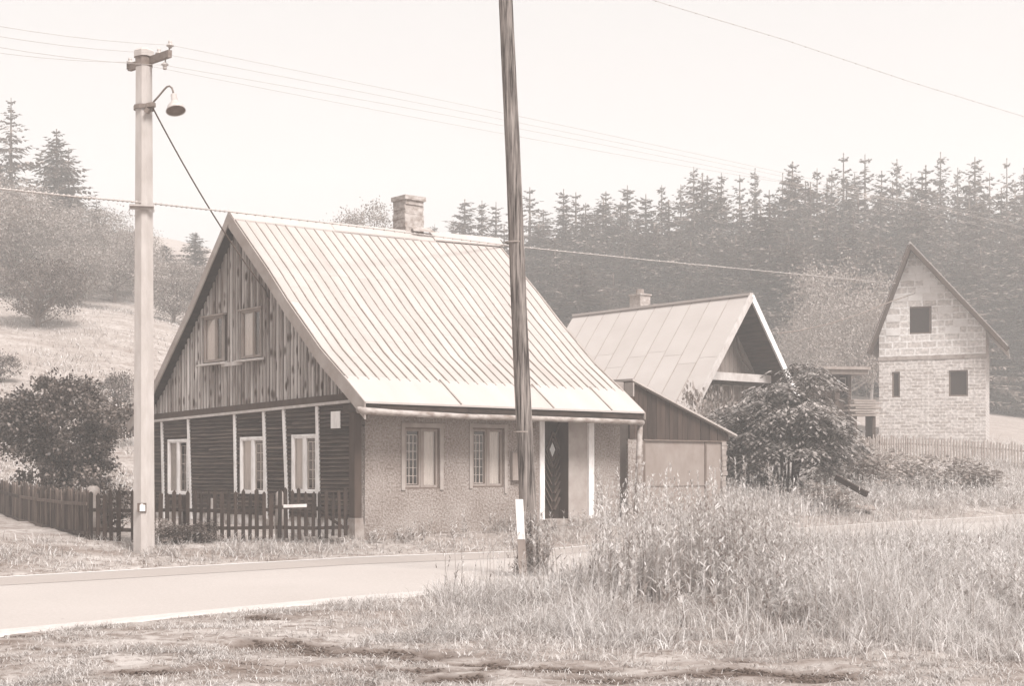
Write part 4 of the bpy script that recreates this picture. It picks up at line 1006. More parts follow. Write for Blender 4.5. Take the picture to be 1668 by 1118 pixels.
# ------------------------------------------------------------------ picket fences
def fence(name, label, P, H, spacing, pw, mpk, group=None, posts=(), rails=(.3, .78), seed=1, missing=(), jag=.03, ang=.02, railm=None):
    """P: list of ground points, pickets as one panel mesh"""
    rr = random.Random(seed); root = empty(name, P[0], 0); tag(root, label, 'fence', group)
    O = Vector(P[0]); mb = MB(); rl = [MB() for _ in rails]; 
    for s in range(len(P) - 1):
        a = Vector(P[s]); b = Vector(P[s + 1]); L_ = (b - a).length; d = (b - a).normalized(); dh = Vector((d.x, d.y, 0)).normalized(); nrm = Vector((dh.y, -dh.x, 0))
        n = int(L_ / spacing)
        for i in range(n):
            if (s, i) in missing: continue
            p = a + (b - a) * ((i + .5) / n) - O; p = p + dh * rr.uniform(-.008, .008); h = H * (1 + rr.uniform(-jag, jag)); z0 = rr.uniform(-.02, .05)
            w_ = pw * rr.uniform(.85, 1.12) / 2; le = rr.uniform(-ang, ang); tk = .011
            tip = rr.uniform(.03, .06); q = []
            for off in (tk, -tk):
                for (u_, z_) in ((-w_, z0), (w_, z0), (w_, h - tip), (0, h), (-w_, h - tip)):
                    c = p + dh * (u_ + le * z_) + nrm * (off + .035); q.append((c.x, c.y, c.z + z_))
            mb.add(q, [(0, 1, 2, 3, 4), (9, 8, 7, 6, 5), (0, 5, 6, 1), (1, 6, 7, 2), (2, 7, 8, 3), (3, 8, 9, 4), (4, 9, 5, 0)], rr.random())
        for k, rz_ in enumerate(rails):
            e1 = a - O + Vector((0, 0, H * rz_ + rr.uniform(-.02, .02))); e2 = b - O + Vector((0, 0, H * rz_ + rr.uniform(-.02, .02)))
            md = (e1 + e2) / 2 + Vector((0, 0, -.02)); rl[k].beam(e1, md, .035, .06, r=rr.random()); rl[k].beam(md, e2, .035, .06, r=rr.random())
    mb.build('pickets', mpk, root)
    for r_ in rl: r_.build('rail', railm or mpk, root)
    for q, h in posts:
        mb = MB(); q = Vector(q) - O; mb.tube([q + Vector((0, .06, -.3)), q + Vector((0.01, .06, h * .6)), q + Vector((0, .06, h))], [.055, .05, .045], 8, r=rr.random()); mb.build('post', mpk, root)
    return root
def fp(px, Y, py=None):
    p = gpx(px, Y)
    return p if py is None else Vector((p.x, Y, EZ + (HY - py) / F * Y))
a1_ = fp(143, 25.0, 885); a2_ = fp(300, 25.1, 884); a3_ = fp(447, 25.2, 882); a4_ = fp(449, 25.22, 880); a5_ = fp(568, 25.6, 877)
fence('picket_fence', 'dark weathered picket fence with pointed slats in front of the gable', [a1_, a2_, a3_], .90, .118, .068, M['fence'], posts=[(a2_, .8)], rails=(.28, .62), seed=3, missing=[(0, 5)], jag=.05)
gt = fence('garden_gate', 'picket gate with a diagonal brace between the stone post and the cottage corner', [a4_, a5_], .88, .115, .062, M['fence'], rails=(.24, .64), seed=5, jag=.06)
mb = MB(); v_ = a5_ - a4_; mb.beam(Vector((v_.x * .55, v_.y * .55 + .03, .55)), Vector((v_.x * .98, v_.y * .98 + .03, .15)), .03, .05); mb.build('brace', M['fence'], gt)
mb = MB(); q = at(462, 825, 25.2) - a4_; q2 = at(500, 824, 25.3) - a4_; mb.beam(q + Vector((0, -.08, 0)), q2 + Vector((0, -.08, 0)), .02, .055, r=.9); mb.build('nailed_board', M['litter'], gt)
fence('old_picket_fence', 'bleached older picket fence with thin slats climbing away past the dark bush', [fp(141, 25.0, 886), fp(70, 28.6, 872), fp(0, 33, 851), fp(-90, 40, 825)], .95, .11, .055, M['fence_old'], rails=(.2, .72), seed=9, jag=.07, ang=.05, posts=[(fp(60, 29.1, 869), .8)])
fence('back_fence', 'short piece of dark picket fence behind the concrete pole and bush', [fp(172, 44, 716), fp(248, 46, 712)], 1.1, .15, .08, M['fence'], rails=(.25, .75), seed=12)
fence('far_picket_fence', 'grey picket fence on the bank in front of the masonry house', [fp(1350, 46.5), fp(1390, 47.5), fp(1430, 49), fp(1480, 50), fp(1530, 50.5), fp(1580, 51), fp(1650, 51.5), fp(1720, 52)], .95, .13, .06, M['greywood'], rails=(.25, .72), seed=14, jag=.08)
def stone_post(px, Y, yb, yt, wpx, label):
    b = fp(px, Y, yb); h = (yb - yt) / F * Y; r0 = wpx / F * Y / 2; root = MB(); vs = []; rr = random.Random(int(px)); rings = [(-.3, 1.15), (.1, 1.1), (h * .5, .95), (h * .85, 1.0), (h * .95, .9), (h, .5)]
    fs = []
    for z, s in rings:
        for k in range(10):
            a = 2 * math.pi * k / 10; q = r0 * s * rr.uniform(.84, 1.1); vs.append((q * math.cos(a), q * .9 * math.sin(a), z))
    for i in range(5):
        for k in range(10): a = i * 10 + k; b_ = i * 10 + (k + 1) % 10; fs.append((a, b_, b_ + 10, a + 10))
    fs.append(tuple(range(50, 60))); root.add(vs, fs, .5); o = root.build('stone_post', M['stone'], None, True); o.location = b; tag(o, label, 'gate post')
stone_post(152, 25.45, 886, 792, 25, 'rounded pale stone post where the two picket fences meet left of the concrete pole')
stone_post(456, 25.75, 880, 801, 16, 'narrow pale stone gate post between the fence and the gate')

# ------------------------------------------------------------------ vegetation generators
def spruce_arrays(seed, H=16., Rad=2.7, whorls=30, sparse=.0, lowcut=.06):
    r = np.random.default_rng(seed); V = []; Fs = []; rn = []
    def tri_strip(base, d, side, L_, w_, droop, rr_):
        # a twig fan: flat drooping leaf-like quads
        o = len(V)
        tip = base + d * L_ + np.array([0, 0, -droop * L_])
        mid = base + d * L_ * .45 + np.array([0, 0, -droop * L_ * .2])
        V.extend([base, mid + side * w_, tip, mid - side * w_]); Fs.append((o, o + 1, o + 2, o + 3)); rn.append(rr_)
    for w_i in range(whorls):
        t = (w_i + r.uniform(0, .6)) / whorls; z = H * (lowcut + (1 - lowcut) * t)
        R_ = Rad * (1 - t) ** .85 * r.uniform(.62, 1.25) + .22
        nb_ = r.integers(6, 9) if t < .93 else 4
        ph = r.uniform(0, 6.3)
        for k in range(nb_):
            if r.random() < sparse: continue
            a = ph + 2 * math.pi * k / nb_ + r.uniform(-.3, .3); L_ = R_ * r.uniform(.6, 1.2)
            d = np.array([math.cos(a), math.sin(a), 0]); side = np.array([-d[1], d[0], 0])
            ns = max(3, int(L_ / .30)); up = .25 * (t - .35) + 1.1 * max(0, t - .62); dr_ = .30 * (1 - t * .9); p = np.array([0, 0, min(H - .15, z + r.uniform(-.5, .5) * H / whorls)]); rr_ = r.random()
            for s in range(ns):
                f = (s + .5) / ns; q = p + d * L_ * f + np.array([0, 0, (up * f - dr_ * f * f) * L_ + .12 * f ** 3 * L_])
                tw = (.16 + .42 * (1 - f)) * min(1.3, L_ * .7 + .15)
                for sg in (-1, 1):
                    dd = d * .55 + side * sg * (.8 + r.uniform(-.2, .2)); dd /= np.linalg.norm(dd); sd_ = np.array([-dd[1], dd[0], r.uniform(-.5, .5)])
                    tri_strip(q, dd, sd_, tw * r.uniform(.8, 1.35), .10 + .06 * r.random(), r.uniform(.1, .7), np.clip(rr_ * .6 + r.random() * .4, 0, 1))
                if s == ns - 1: tri_strip(q, d, side, L_ / ns * 1.2, .07, .1, rr_)
                if r.random() < .7: tri_strip(q, d * .4, side, .35 * (1.1 - t), .09, 1.4, r.random() * .5)
    V.extend([np.array([0, 0, H - .1]), np.array([.05, 0, H + .2]), np.array([0, 0, H + .25]), np.array([-.05, 0, H + .2])]); o = len(V) - 4; Fs.append((o, o + 1, o + 2, o + 3)); rn.append(.5)
    return np.array(V), np.array(Fs), np.array(rn)
def make_spruce(seed, **k):
    V, Fq, rn = spruce_arrays(seed, **k); H = k.get('H', 16.)
    root = empty('spruce_tree', (0, 0, 0)); crown = np_mesh('crown', V, Fq, rn, M['spruce'], root)
    mb = MB(); mb.tube([(0, 0, -1), (0, 0, H * .5), (0, 0, H + .2)], [.22, .13, .02], 7); tr = mb.build('trunk', M['bark'], root)
    KIDS[root.name] = [crown, tr]; return root
def tree_arrays(seed, H, Rx, zc0, nclump, nleaf, ls, flat=.8, droop=.3, clump=.35, hollow=.35):
    """leaf quads gathered in clumps on the outer shell and inside of an uneven crown"""
    r = np.random.default_rng(seed)
    cz = (H + zc0) / 2; hz = (H - zc0) / 2
    u = r.normal(size=(nclump, 3)); u /= np.linalg.norm(u, axis=1)[:, None]
    rad = r.uniform(hollow, 1, nclump) ** .5
    lob = 1 + .18 * np.sin(u[:, 0] * 3 + seed) + .14 * np.cos(u[:, 1] * 4 + seed * 2) + .13 * np.sin(5 * u[:, 2] + seed) + r.normal(0, .07, nclump)
    c = u * (rad * lob)[:, None] * np.array([Rx, Rx, hz]); c[:, 2] += cz
    c[:, 2] = np.maximum(c[:, 2], zc0 * .6)
    ci = r.integers(0, nclump, nleaf); cr = clump * r.uniform(.6, 1.3, nclump)
    p = c[ci] + r.normal(size=(nleaf, 3)) * cr[ci][:, None] * np.array([1, 1, .6])
    p[:, 2] = np.maximum(p[:, 2], .05)
    out = p - np.array([0, 0, cz]); out /= np.linalg.norm(out, axis=1)[:, None] + 1e-6
    d = out + r.normal(size=(nleaf, 3)) * .7; d[:, 2] -= droop; d /= np.linalg.norm(d, axis=1)[:, None]
    s = np.cross(d, r.normal(size=(nleaf, 3)) * .6 + np.array([0, 0, 1])); s /= np.linalg.norm(s, axis=1)[:, None] + 1e-6
    L_ = ls * r.uniform(.6, 1.4, nleaf)[:, None]; w_ = L_ * .33
    V = np.stack([p, p + d * L_ * .5 + s * w_, p + d * L_, p + d * L_ * .5 - s * w_], 1).reshape(-1, 3)
    Fq = np.arange(nleaf * 4).reshape(-1, 4); cl = r.random(nclump)
    return V, Fq, np.clip(cl[ci] * .55 + r.random(nleaf) * .45, 0, 1), c
def make_tree(name, seed, H, Rx, zc0, nclump, nleaf, ls, m, bark='bark', tr=.12, multi=1, nbr=30, twig='twigs', **k):
    V, Fq, rn, c = tree_arrays(seed, H, Rx, zc0, nclump, nleaf, ls, **k)
    root = empty(name, (0, 0, 0)); crown = np_mesh('crown', V, Fq, rn, M[m], root)
    rr = random.Random(seed); mb = MB(); 
    stems = []
    for i in range(multi):
        a = rr.uniform(0, 6.28); sp = (.12 if multi > 1 else .0) * Rx; b0 = Vector((sp * math.cos(a), sp * math.sin(a), -.3)); tp = Vector((sp * 3.5 * math.cos(a) + rr.uniform(-.2, .2), sp * 3.5 * math.sin(a), H * .72))
        md = b0.lerp(tp, .5) + Vector((rr.uniform(-.1, .1), rr.uniform(-.1, .1), 0)) * Rx; mb.tube([b0, md, tp], [tr, tr * .7, tr * .2], 7, r=rr.random()); stems.append((b0, md, tp))
    for i in range(nbr):
        q = Vector(c[rr.randrange(len(c))]); b0, md, tp = stems[rr.randrange(multi)]; f = rr.uniform(.3, .9) * min(1, q.z / H + .1)
        st = b0.lerp(md, f * 2) if f < .5 else md.lerp(tp, f * 2 - 1)
        if st.z > q.z + .4 * Rx: st = b0.lerp(md, .6)
        mid = st.lerp(q, .5) + Vector((0, 0, -.05 * Rx)); mb.tube([st, mid, q], [tr * .35, tr * .22, tr * .06], 5, r=rr.random())
    t_ = mb.build('trunk', M[bark], root); KIDS[root.name] = [crown, t_]; return root

# ---- forest of spruces behind the houses
protoS = [make_spruce(100 + i, H=16, Rad=rd, whorls=wh, sparse=sp) for i, (rd, wh, sp) in enumerate([(3.1, 40, .05), (2.6, 36, .12), (3.7, 42, .05), (2.9, 30, .2), (3.3, 38, .1), (3.6, 25, .3)])]
used = set()
def place_spruce(px, ytop, Y, v, label, group=None, wide=1.):
    global used
    pr_ = protoS[v]; o = pr_ if v not in used else copy_tree(pr_); used.add(v)
    x = (px - CX) / F * Y; b = gz(x, Y) - .2; zt = EZ + (HY - ytop) / F * Y; s = (zt - b) / 16.7
    o.location = (x, Y, b); o.scale = (wide, wide, s) if s > 0 else (1, 1, .5); o.rotation_euler = (0, 0, rng.uniform(0, 6.28))
    tag(o, label, 'tree', group)
GL = 'tall dark spruce of the dense forest edge behind the houses'
sky_ = [(757, 318), (785, 320), (808, 322), (738, 352), (863, 297), (885, 335), (918, 300), (938, 305), (965, 342), (987, 303), (1022, 293), (1052, 308), (1078, 292), (1109, 292), (1130, 262), (1152, 276), (1175, 272), (1205, 275), (1230, 264), (1253, 300), (1275, 272), (1291, 252), (1312, 285), (1331, 263), (1355, 268), (1374, 238), (1392, 272), (1409, 240), (1436, 268), (1461, 248), (1484, 272), (1508, 258), (1532, 236), (1560, 262), (1588, 244), (1612, 270), (1640, 246), (1668, 262), (1695, 250)]
uniq = {(1374, 238): 'tallest narrow-topped spruce on the forest skyline near the right edge', (863, 297): 'slim spruce rising just right of the wooden pole on the skyline', (1130, 262): 'spruce with a spire-like tip highest over the neighbour house roof', (757, 318): 'leftmost spruce of the forest, just right of the cottage chimney', (1230, 264): 'broad pointed spruce on the skyline above the neighbour house gable'}
for i, (px, y) in enumerate(sky_):
    Y = 112 + rng.uniform(-5, 9)
    lb = uniq.get((px, y)); place_spruce(px, y, Y, rng.choice([0, 1, 2, 3, 4, 5, 5]), lb or 'spruce whose pointed tip stands on the forest skyline', None if lb else 'spruces on the forest skyline', wide=rng.uniform(1.0, 1.7))
for row, (Y0, dpx, lo) in enumerate([(105, 26, 312), (97, 27, 365), (90, 27, 420)]):
    px = 745 + row * 9
    while px < 1720:
        top_ = np.interp(px, [745, 1000, 1150, 1700], [lo + 60, lo + 25, lo - 15, lo - 25]) + rng.uniform(-30, 40)
        place_spruce(px + rng.uniform(-6, 6), top_, Y0 + rng.uniform(-3, 3), rng.randrange(5), GL, 'spruces of the dense forest edge', wide=rng.uniform(1.1, 1.8)); px += dpx * rng.uniform(.85, 1.2)
# spruces peeping over the cottage ridge and far left
for (px, y, Y, v, wd, lb) in [(708, 360, 120, 1, .8, 'small distant spruce tip over the cottage ridge right of the chimney'),
    (18, 150, 100, 5, 1.1, 'tallest spruce at the left edge with open ragged branches'), (92, 203, 96, 2, 1.15, 'bushy spruce between the tallest spruce and the concrete pole'), (112, 235, 99, 5, 1.0, 'second spruce crown crowding right behind the bushy one on the left'),
    (157, 322, 92, 3, .7, 'small thin spruce just left of the concrete pole'), (318, 376, 96, 1, .8, 'small spruce between the concrete pole and the cottage gable'), (268, 398, 97, 1, .7, 'low spruce right beside the concrete pole above the round trees'),
    (-40, 215, 98, 2, 1.1, 'spruce cut by the left edge of the picture')]:
    place_spruce(px, y, Y, v, lb, wide=wd)

def place(o, px, Y, yb=None, s=1., label=None, cat='tree', group=None, sc3=None, rz=None):
    p = gpx(px, Y); o.location = (p.x, Y, p.z if yb is None else EZ + (HY - yb) / F * Y); o.rotation_euler = (0, 0, rng.uniform(0, 6.28) if rz is None else rz)
    o.scale = sc3 or (s, s, s); tag(o, label, cat, group)
# ---- hillside deciduous trees (left)
tA = make_tree('leafy_tree', 31, 7.0, 3.2, 1.6, 150, 17000, .13, 'leaf', tr=.16, clump=.6)
tB = make_tree('leafy_tree', 37, 6.0, 2.4, 1.2, 140, 15000, .125, 'leaf', tr=.13, clump=.5)
tP = make_tree('pale_leafy_tree', 41, 6.2, 2.8, .8, 140, 15000, .125, 'leafpale', bark='birch', tr=.12, clump=.55)
apple = make_tree('apple_tree', 43, 3.9, 2.9, 1.0, 70, 13000, .12, 'leafdark', tr=.17, clump=.45, nbr=40)
first = {id(tA): 1, id(tB): 1, id(tP): 1}
def put(t, *a, **k):
    if first.get(id(t)): first[id(t)] = 0; o = t
    else: o = copy_tree(t)
    place(o, *a, **k)
place(apple, 62, 66, None, 1, 'spreading dark apple tree with a crooked trunk on the hillside meadow', sc3=(.72, .72, .8))
put(tA, 20, 82, label='large leafy tree at the left edge above the apple tree', sc3=(.95, .95, .78))
put(tP, 78, 84, label='pale leafy tree between the spruces and the apple tree', sc3=(.9, .9, .72))
put(tB, 128, 80, label='rounded leafy tree just above and right of the apple tree', sc3=(.85, .85, .62))
put(tA, 186, 85, label='leafy tree just left of the concrete pole on the hill top', sc3=(.75, .75, .66))
put(tP, 215, 88, label='pale leafy tree hidden partly behind the concrete pole', sc3=(.7, .7, .6))
put(tB, 282, 79, label='round leafy tree between the concrete pole and the gable, on the left', sc3=(.82, .82, .62))
put(tA, 322, 80, label='round leafy tree touching the outline of the cottage gable', sc3=(.6, .6, .5))
put(tB, 150, 92, label='leafy tree under the small thin spruce on the hill', sc3=(1, 1, .8))
put(tA, -30, 78, label='leafy tree cut by the left edge of the picture')
put(tP, 45, 90, label='pale leafy tree under the tallest spruce', sc3=(1, 1, .9))
tT = make_tree('tall_leafy_tree', 47, 10.9, 2.5, 5.0, 130, 16000, .13, 'leaf', tr=.2, clump=.42)
place(tT, 592, 78, label='round leafy tree crown showing over the cottage ridge left of the chimney', sc3=(.9, .9, .84))
t2 = copy_tree(tT); place(t2, 548, 80, label='smaller leafy crown low over the cottage ridge', sc3=(.7, .7, .76))
# pale deciduous growth at the foot of the forest
for (px, Y, s, lb) in [(1385, 76, 1.0, 'pale leafy tree at the forest foot right of the neighbour gable'), (1345, 80, .9, 'pale leafy tree at the forest foot just right of the neighbour gable peak'), (1418, 82, .95, 'pale leafy tree at the forest foot beside the masonry house verge'), (985, 74, .62, 'small pale tree top over the neighbour roof at its left end'),
                       (1310, 74, .7, 'small pale tree at the forest foot over the flat roof')]:
    put(tP, px, Y, label=lb, s=s, sc3=(s * .95, s * .95, s * 1.15))

# ---- the two big bushes
b1 = make_tree('bush', 51, 2.85, 1.6, .25, 170, 34000, .085, 'leafdark', tr=.035, multi=7, nbr=70, clump=.17, hollow=.2)
p = gpx(92, 33.5); b1.location = (p.x, 33.5, EZ + (HY - 798) / F * 33.5 - .15); tag(b1, 'big rounded dark leafy bush behind the left picket fence', 'bush')
# elder bush with drooping layered leaflets
def elder(seed, H, Rx, nspray):
    r = np.random.default_rng(seed); V = []; rn = []
    cl = []
    while len(cl) < 95:
        u = r.normal(size=3); u /= np.linalg.norm(u); u /= (abs(u) ** 3.2).sum() ** (1 / 3.2); u[2] = abs(u[2]) if r.random() < .6 else u[2]
        lob = 1 + .15 * math.sin(u[0] * 4 + 1) + .14 * math.sin(u[1] * 5 + 2) + .12 * math.sin(u[2] * 7)
        rad = r.uniform(.25, 1) ** .45 * lob
        cl.append((np.array([u[0] * Rx * rad, u[1] * Rx * rad, H * .46 + u[2] * rad * H * .5]), math.atan2(u[1], u[0]), r.random()))
    for i in range(nspray):
        c0, a0, cr_ = cl[r.integers(len(cl))]; g_ = r.normal(size=3) * np.array([.21, .21, .085]); c = c0 + g_
        a = math.atan2(g_[1] + math.sin(a0) * .12, g_[0] + math.cos(a0) * .12) + r.normal(0, .35); d = np.array([math.cos(a), math.sin(a), -.1 + r.normal(0, .15) - 1.2 * abs(g_[2])]); side = np.array([-d[1], d[0], 0]); rr_ = cr_
        L_ = r.uniform(.2, .34)
        for k in range(5):       # leaflets in pairs along the stalk
            f = k / 4; q = c + d * L_ * f + np.array([0, 0, -.12 * f * f])
            for sg in ((-1, 1) if k < 4 else (0,)):
                dd = d * (.5 if sg else 1) + side * sg * .9 + np.array([0, 0, -.35 - .2 * r.random()]); dd /= np.linalg.norm(dd); l2 = r.uniform(.12, .19)
                ss = np.cross(dd, np.array([0, 0, 1]) + r.normal(0, .3, 3)); ss /= np.linalg.norm(ss); V += [q, q + dd * l2 * .5 + ss * .033, q + dd * l2, q + dd * l2 * .5 - ss * .033]; rn.append(min(1, rr_ * .5 + r.random() * .5))
    V = np.array(V); return V, np.arange(len(V)).reshape(-1, 4), np.array(rn)
V, Fq, rn = elder(61, 3.25, 1.52, 3300)
b2 = empty('bush', (0, 0, 0)); np_mesh('crown', V, Fq, rn, M['leafelder'], b2)
rr = random.Random(8); mb = MB()
for i in range(16):
    a = rr.uniform(0, 6.28); sp = rr.uniform(.3, 1.25); mb.tube([(0.1 * math.cos(a), .1 * math.sin(a), -.3), (sp * .4 * math.cos(a), sp * .4 * math.sin(a), 1.1), (sp * math.cos(a), sp * math.sin(a), rr.uniform(1.8, 3.0))], [.04, .028, .01], 6, r=rr.random())
mb.build('stems', M['corner'], b2)
b2.location = ((1282 - CX) / F * 36.5, 36.5, gz((1282 - CX) / F * 36.5, 36.5) - .15)
tag(b2, 'large elder bush with layered drooping leaves right of the shed', 'bush')
# small plants
sA = make_tree('shrub', 71, 1.5, .62, .1, 40, 3200, .085, 'leafdark', tr=.03, multi=3, nbr=14, clump=.17)
sB = make_tree('shrub', 73, 1.2, .7, .05, 40, 3200, .085, 'leafpale', tr=.025, multi=3, nbr=14, clump=.18)
first[id(sA)] = 1; first[id(sB)] = 1
put(sA, 190, 52, label='small bushy shrub standing on the meadow by the pale rocks', cat='shrub', s=.9, sc3=(.8, .8, .9))
put(sA, -2, 55, label='dark shrub cut by the left edge on the meadow', cat='shrub', sc3=(.9, .9, .8))
put(sA, 103, 50, label='thin low shrub beside the left pale rock', cat='shrub', sc3=(.35, .35, .7))
put(sB, 262, 50, label='pale shrub at the foot of the left verge of the cottage roof', cat='shrub', s=1.2)
put(sB, 1155, 37.5, label='pale shrub between the shed roof and the elder bush', cat='shrub', sc3=(1.0, 1.0, 2.0))
put(sB, 1118, 38.5, label='pale shrub behind the low end of the shed roof', cat='shrub', sc3=(.9, .9, 1.7))
put(sB, 1185, 39.5, label='pale tall shrub under the neighbour house windows', cat='shrub', sc3=(.9, .9, 2.0))
put(sB, 1395, 38, label='pale shrub right of the elder bush', cat='shrub', sc3=(1.3, 1.3, 1.1))
put(sB, 1440, 40, label='low pale shrub on the bank below the far fence', cat='shrub', sc3=(1.4, 1.4, .9))
put(sB, 1470, 43, label='darker shrub on the bank in front of the far fence', cat='shrub', sc3=(1.4, 1.2, .6))
put(sB, 1560, 40, label='pale shrub on the bank near the right edge', cat='shrub', sc3=(1.6, 1.3, .8))
put(sA, 330, 24.95, label='dark weed clump against the picket fence', cat='shrub', sc3=(.5, .3, .26))
put(sA, 290, 24.7, label='low plant at the fence foot beside the concrete pole', cat='shrub', sc3=(.4, .3, .24))
put(sB, 270, 24.8, label='pale leafy plant at the fence foot nearest the concrete pole', cat='shrub', sc3=(.35, .3, .3))
put(sA, 188, 26.6, label='dark shrub behind the fence between stone post and concrete pole', cat='shrub', sc3=(.7, .6, .62))
put(sB, 1345, 33.5, label='pale weed clump in front of the tilted plank', cat='shrub', sc3=(1.2, .8, .5))
# rocks on the hill
def rock(px, Y, s, lab, seed, sz=.6):
    rr = random.Random(seed); import bmesh
    bm = bmesh.new(); bmesh.ops.create_icosphere(bm, subdivisions=2, radius=1)
    for v in bm.verts: v.co *= rr.uniform(.8, 1.15); v.co.z *= sz; v.co.x *= 1.3
    me = bpy.data.meshes.new('rock'); bm.to_mesh(me); bm.free(); me.materials.append(M['litter']); o = bpy.data.objects.new('rock', me); C.objects.link(o)
    p = gpx(px, Y); o.location = (p.x, Y, p.z + s * .25); o.scale = (s, s, s); tag(o, lab, 'rock')
rock(120, 51, .28, 'pale rock on the meadow above the dark bush', 1); rock(196, 51.5, .26, 'pale rock under the small shrub on the meadow', 2); rock(109, 50.6, .14, 'smallest pale stone left of the meadow rock', 3)
# tilted plank and debris right of the elder bush
pk = at(1394, 798, 33.5); o = MB(); a = at(1362, 778, 33.9) - pk; b = at(1412, 806, 33.2) - pk; o.beam(a, b, .09, .13, r=.1); o = o.build('plank', M['darkback'], None); o.location = pk; tag(o, 'dark heavy plank lying tilted beside the elder bush', 'plank')
for k, (px, py, w_, hh, rz) in enumerate([(1368, 806, .8, .05, .3), (1392, 818, .9, .05, -.2), (1345, 815, .6, .05, .5)]):
    mb = MB(); mb.box(-w_ / 2, w_ / 2, -.25, .25, 0, .02); o = mb.build('sheet', M['sheddoor'], None); o.location = gpx(px, 34.2 - .5 * k) + Vector((0, 0, .1)); o.rotation_euler = (R(10), R(4), rz)
    tag(o, ['pale board sheet just under the tilted plank', 'pale board sheet lowest beside the tilted plank', 'pale board sheet nearest the elder bush stem'][k], 'board', 'discarded boards beside the bush')

# ------------------------------------------------------------------ grass and weeds (uncountable)
def blades(X, Y, Z, L_, w_, lean, seg=3, curl=.6, az=None):
    n = len(X); a = nr.uniform(0, 2 * np.pi, n) if az is None else az
    dx, dy = np.cos(a), np.sin(a); wa = a + np.pi / 2 + nr.normal(0, .4, n); sx, sy = np.cos(wa), np.sin(wa)
    V = np.zeros((n, seg + 1, 2, 3))
    for s in range(seg + 1):
        t = s / seg; h = L_ * t * (1 - .25 * lean * curl * t); o_ = L_ * lean * (t * .35 + curl * t * t)
        ww = w_ * (1 - t) ** .6 * .5 if s < seg else w_ * .04
        cx_ = X + dx * o_; cy_ = Y + dy * o_; cz_ = Z + h - .35 * L_ * lean * curl * t ** 3
        for k, sg in enumerate((-1, 1)):
            V[:, s, k, 0] = cx_ + sg * sx * ww; V[:, s, k, 1] = cy_ + sg * sy * ww; V[:, s, k, 2] = cz_
    base = np.arange(n)[:, None] * (seg + 1) * 2; F_ = []
    for s in range(seg):
        q = np.array([2 * s, 2 * s + 1, 2 * s + 3, 2 * s + 2]); F_.append(base + q)
    return V.reshape(-1, 3), np.stack(F_, 1).reshape(-1, 4)
def grass_obj(name, X, Y, L_, w_, lean, m, label, seg=3, curl=.6, z=None, rnd=None):
    Z = ground(X, Y) if z is None else z; V, Fq = blades(X, Y, Z, L_, w_, lean, seg, curl)
    rv = nr.random(len(X)) if rnd is None else rnd; o = np_mesh(name, V, Fq, np.repeat(rv, seg), M[m]); tag(o, label, 'grass', kind='stuff'); return o
def sample(n, pxlo, pxhi, Ylo, Yhi, p=0.):
    Y = Ylo + (Yhi - Ylo) * nr.random(n) ** (1 + p); px = nr.uniform(pxlo, pxhi, n); return (px - CX) / F * Y, Y, px
# short foreground turf
X, Y, px = sample(235000, -300, 2000, 10.0, 19.5, .25)
k = (Y < np.interp(X, XN, YN) - .12); X, Y, px = X[k], Y[k], px[k]
sm = scar_mask(X, Y); cl = vnoise(X, Y, .5, 31) + vnoise(X, Y, .17, 32) * .7; keep = nr.random(len(X)) < np.clip(.38 + cl * 1.3, .04, 1) * (1 - .93 * np.clip(sm * 1.5, 0, 1)); X, Y, px, cl = X[keep], Y[keep], px[keep], cl[keep]
tall = np.clip((px - 480) / 260, 0, 1) * np.clip((Y - 11.6) / 2.2, 0, 1)
L_ = (.025 + .04 * nr.random(len(X)) + .05 * np.clip(cl, 0, 1)) * (1 + 2.2 * tall)
grass_obj('short_turf', X, Y, L_, .005 + .003 * nr.random(len(X)), nr.uniform(.5, 2.4, len(X)), 'grass', 'short dry trampled turf in the foreground', seg=2)
# tall dry grass
X, Y, px = sample(270000, 480, 2100, 11.8, 30, .1)
edge = np.interp(px, [480, 560, 640, 760, 860, 900, 960, 1080, 1700], [16.2, 15.6, 16.2, 17.6, 19.3, 20.0, 21.5, 24, 29])
front = np.interp(px, [480, 600, 760, 960, 1200, 1450, 1760], [15.2, 13.6, 12.6, 12.1, 11.7, 11.6, 11.6]) + vnoise(px, px * 0, 60, 40) * .9 + nr.uniform(-.5, .9, len(px))
cl = vnoise(X, Y, .9, 41) + .6 * vnoise(X, Y, .35, 42)
k = (Y < np.minimum(edge, np.interp(X, XN, YN) - .1)) & (Y > front) & (nr.random(len(X)) < np.clip(.38 + cl * 1.4, .04, 1)); X, Y, px, cl, front, edge = X[k], Y[k], px[k], cl[k], front[k], edge[k]
hg = np.interp(px, [480, 640, 780, 880, 980, 1200, 1760], [.10, .20, .30, .36, .62, .72, .62]) * np.clip((Y - front) / 4.2 + .12, 0, 1) * (1 + cl * .5)
L_ = hg * nr.uniform(.35, 1.25, len(X))
grass_obj('tall_grass', X, Y, L_, .006 + .005 * nr.random(len(X)), nr.uniform(.1, 1.5, len(X)), 'weed', 'tall dry grass on the near side of the road', seg=3, curl=.75)
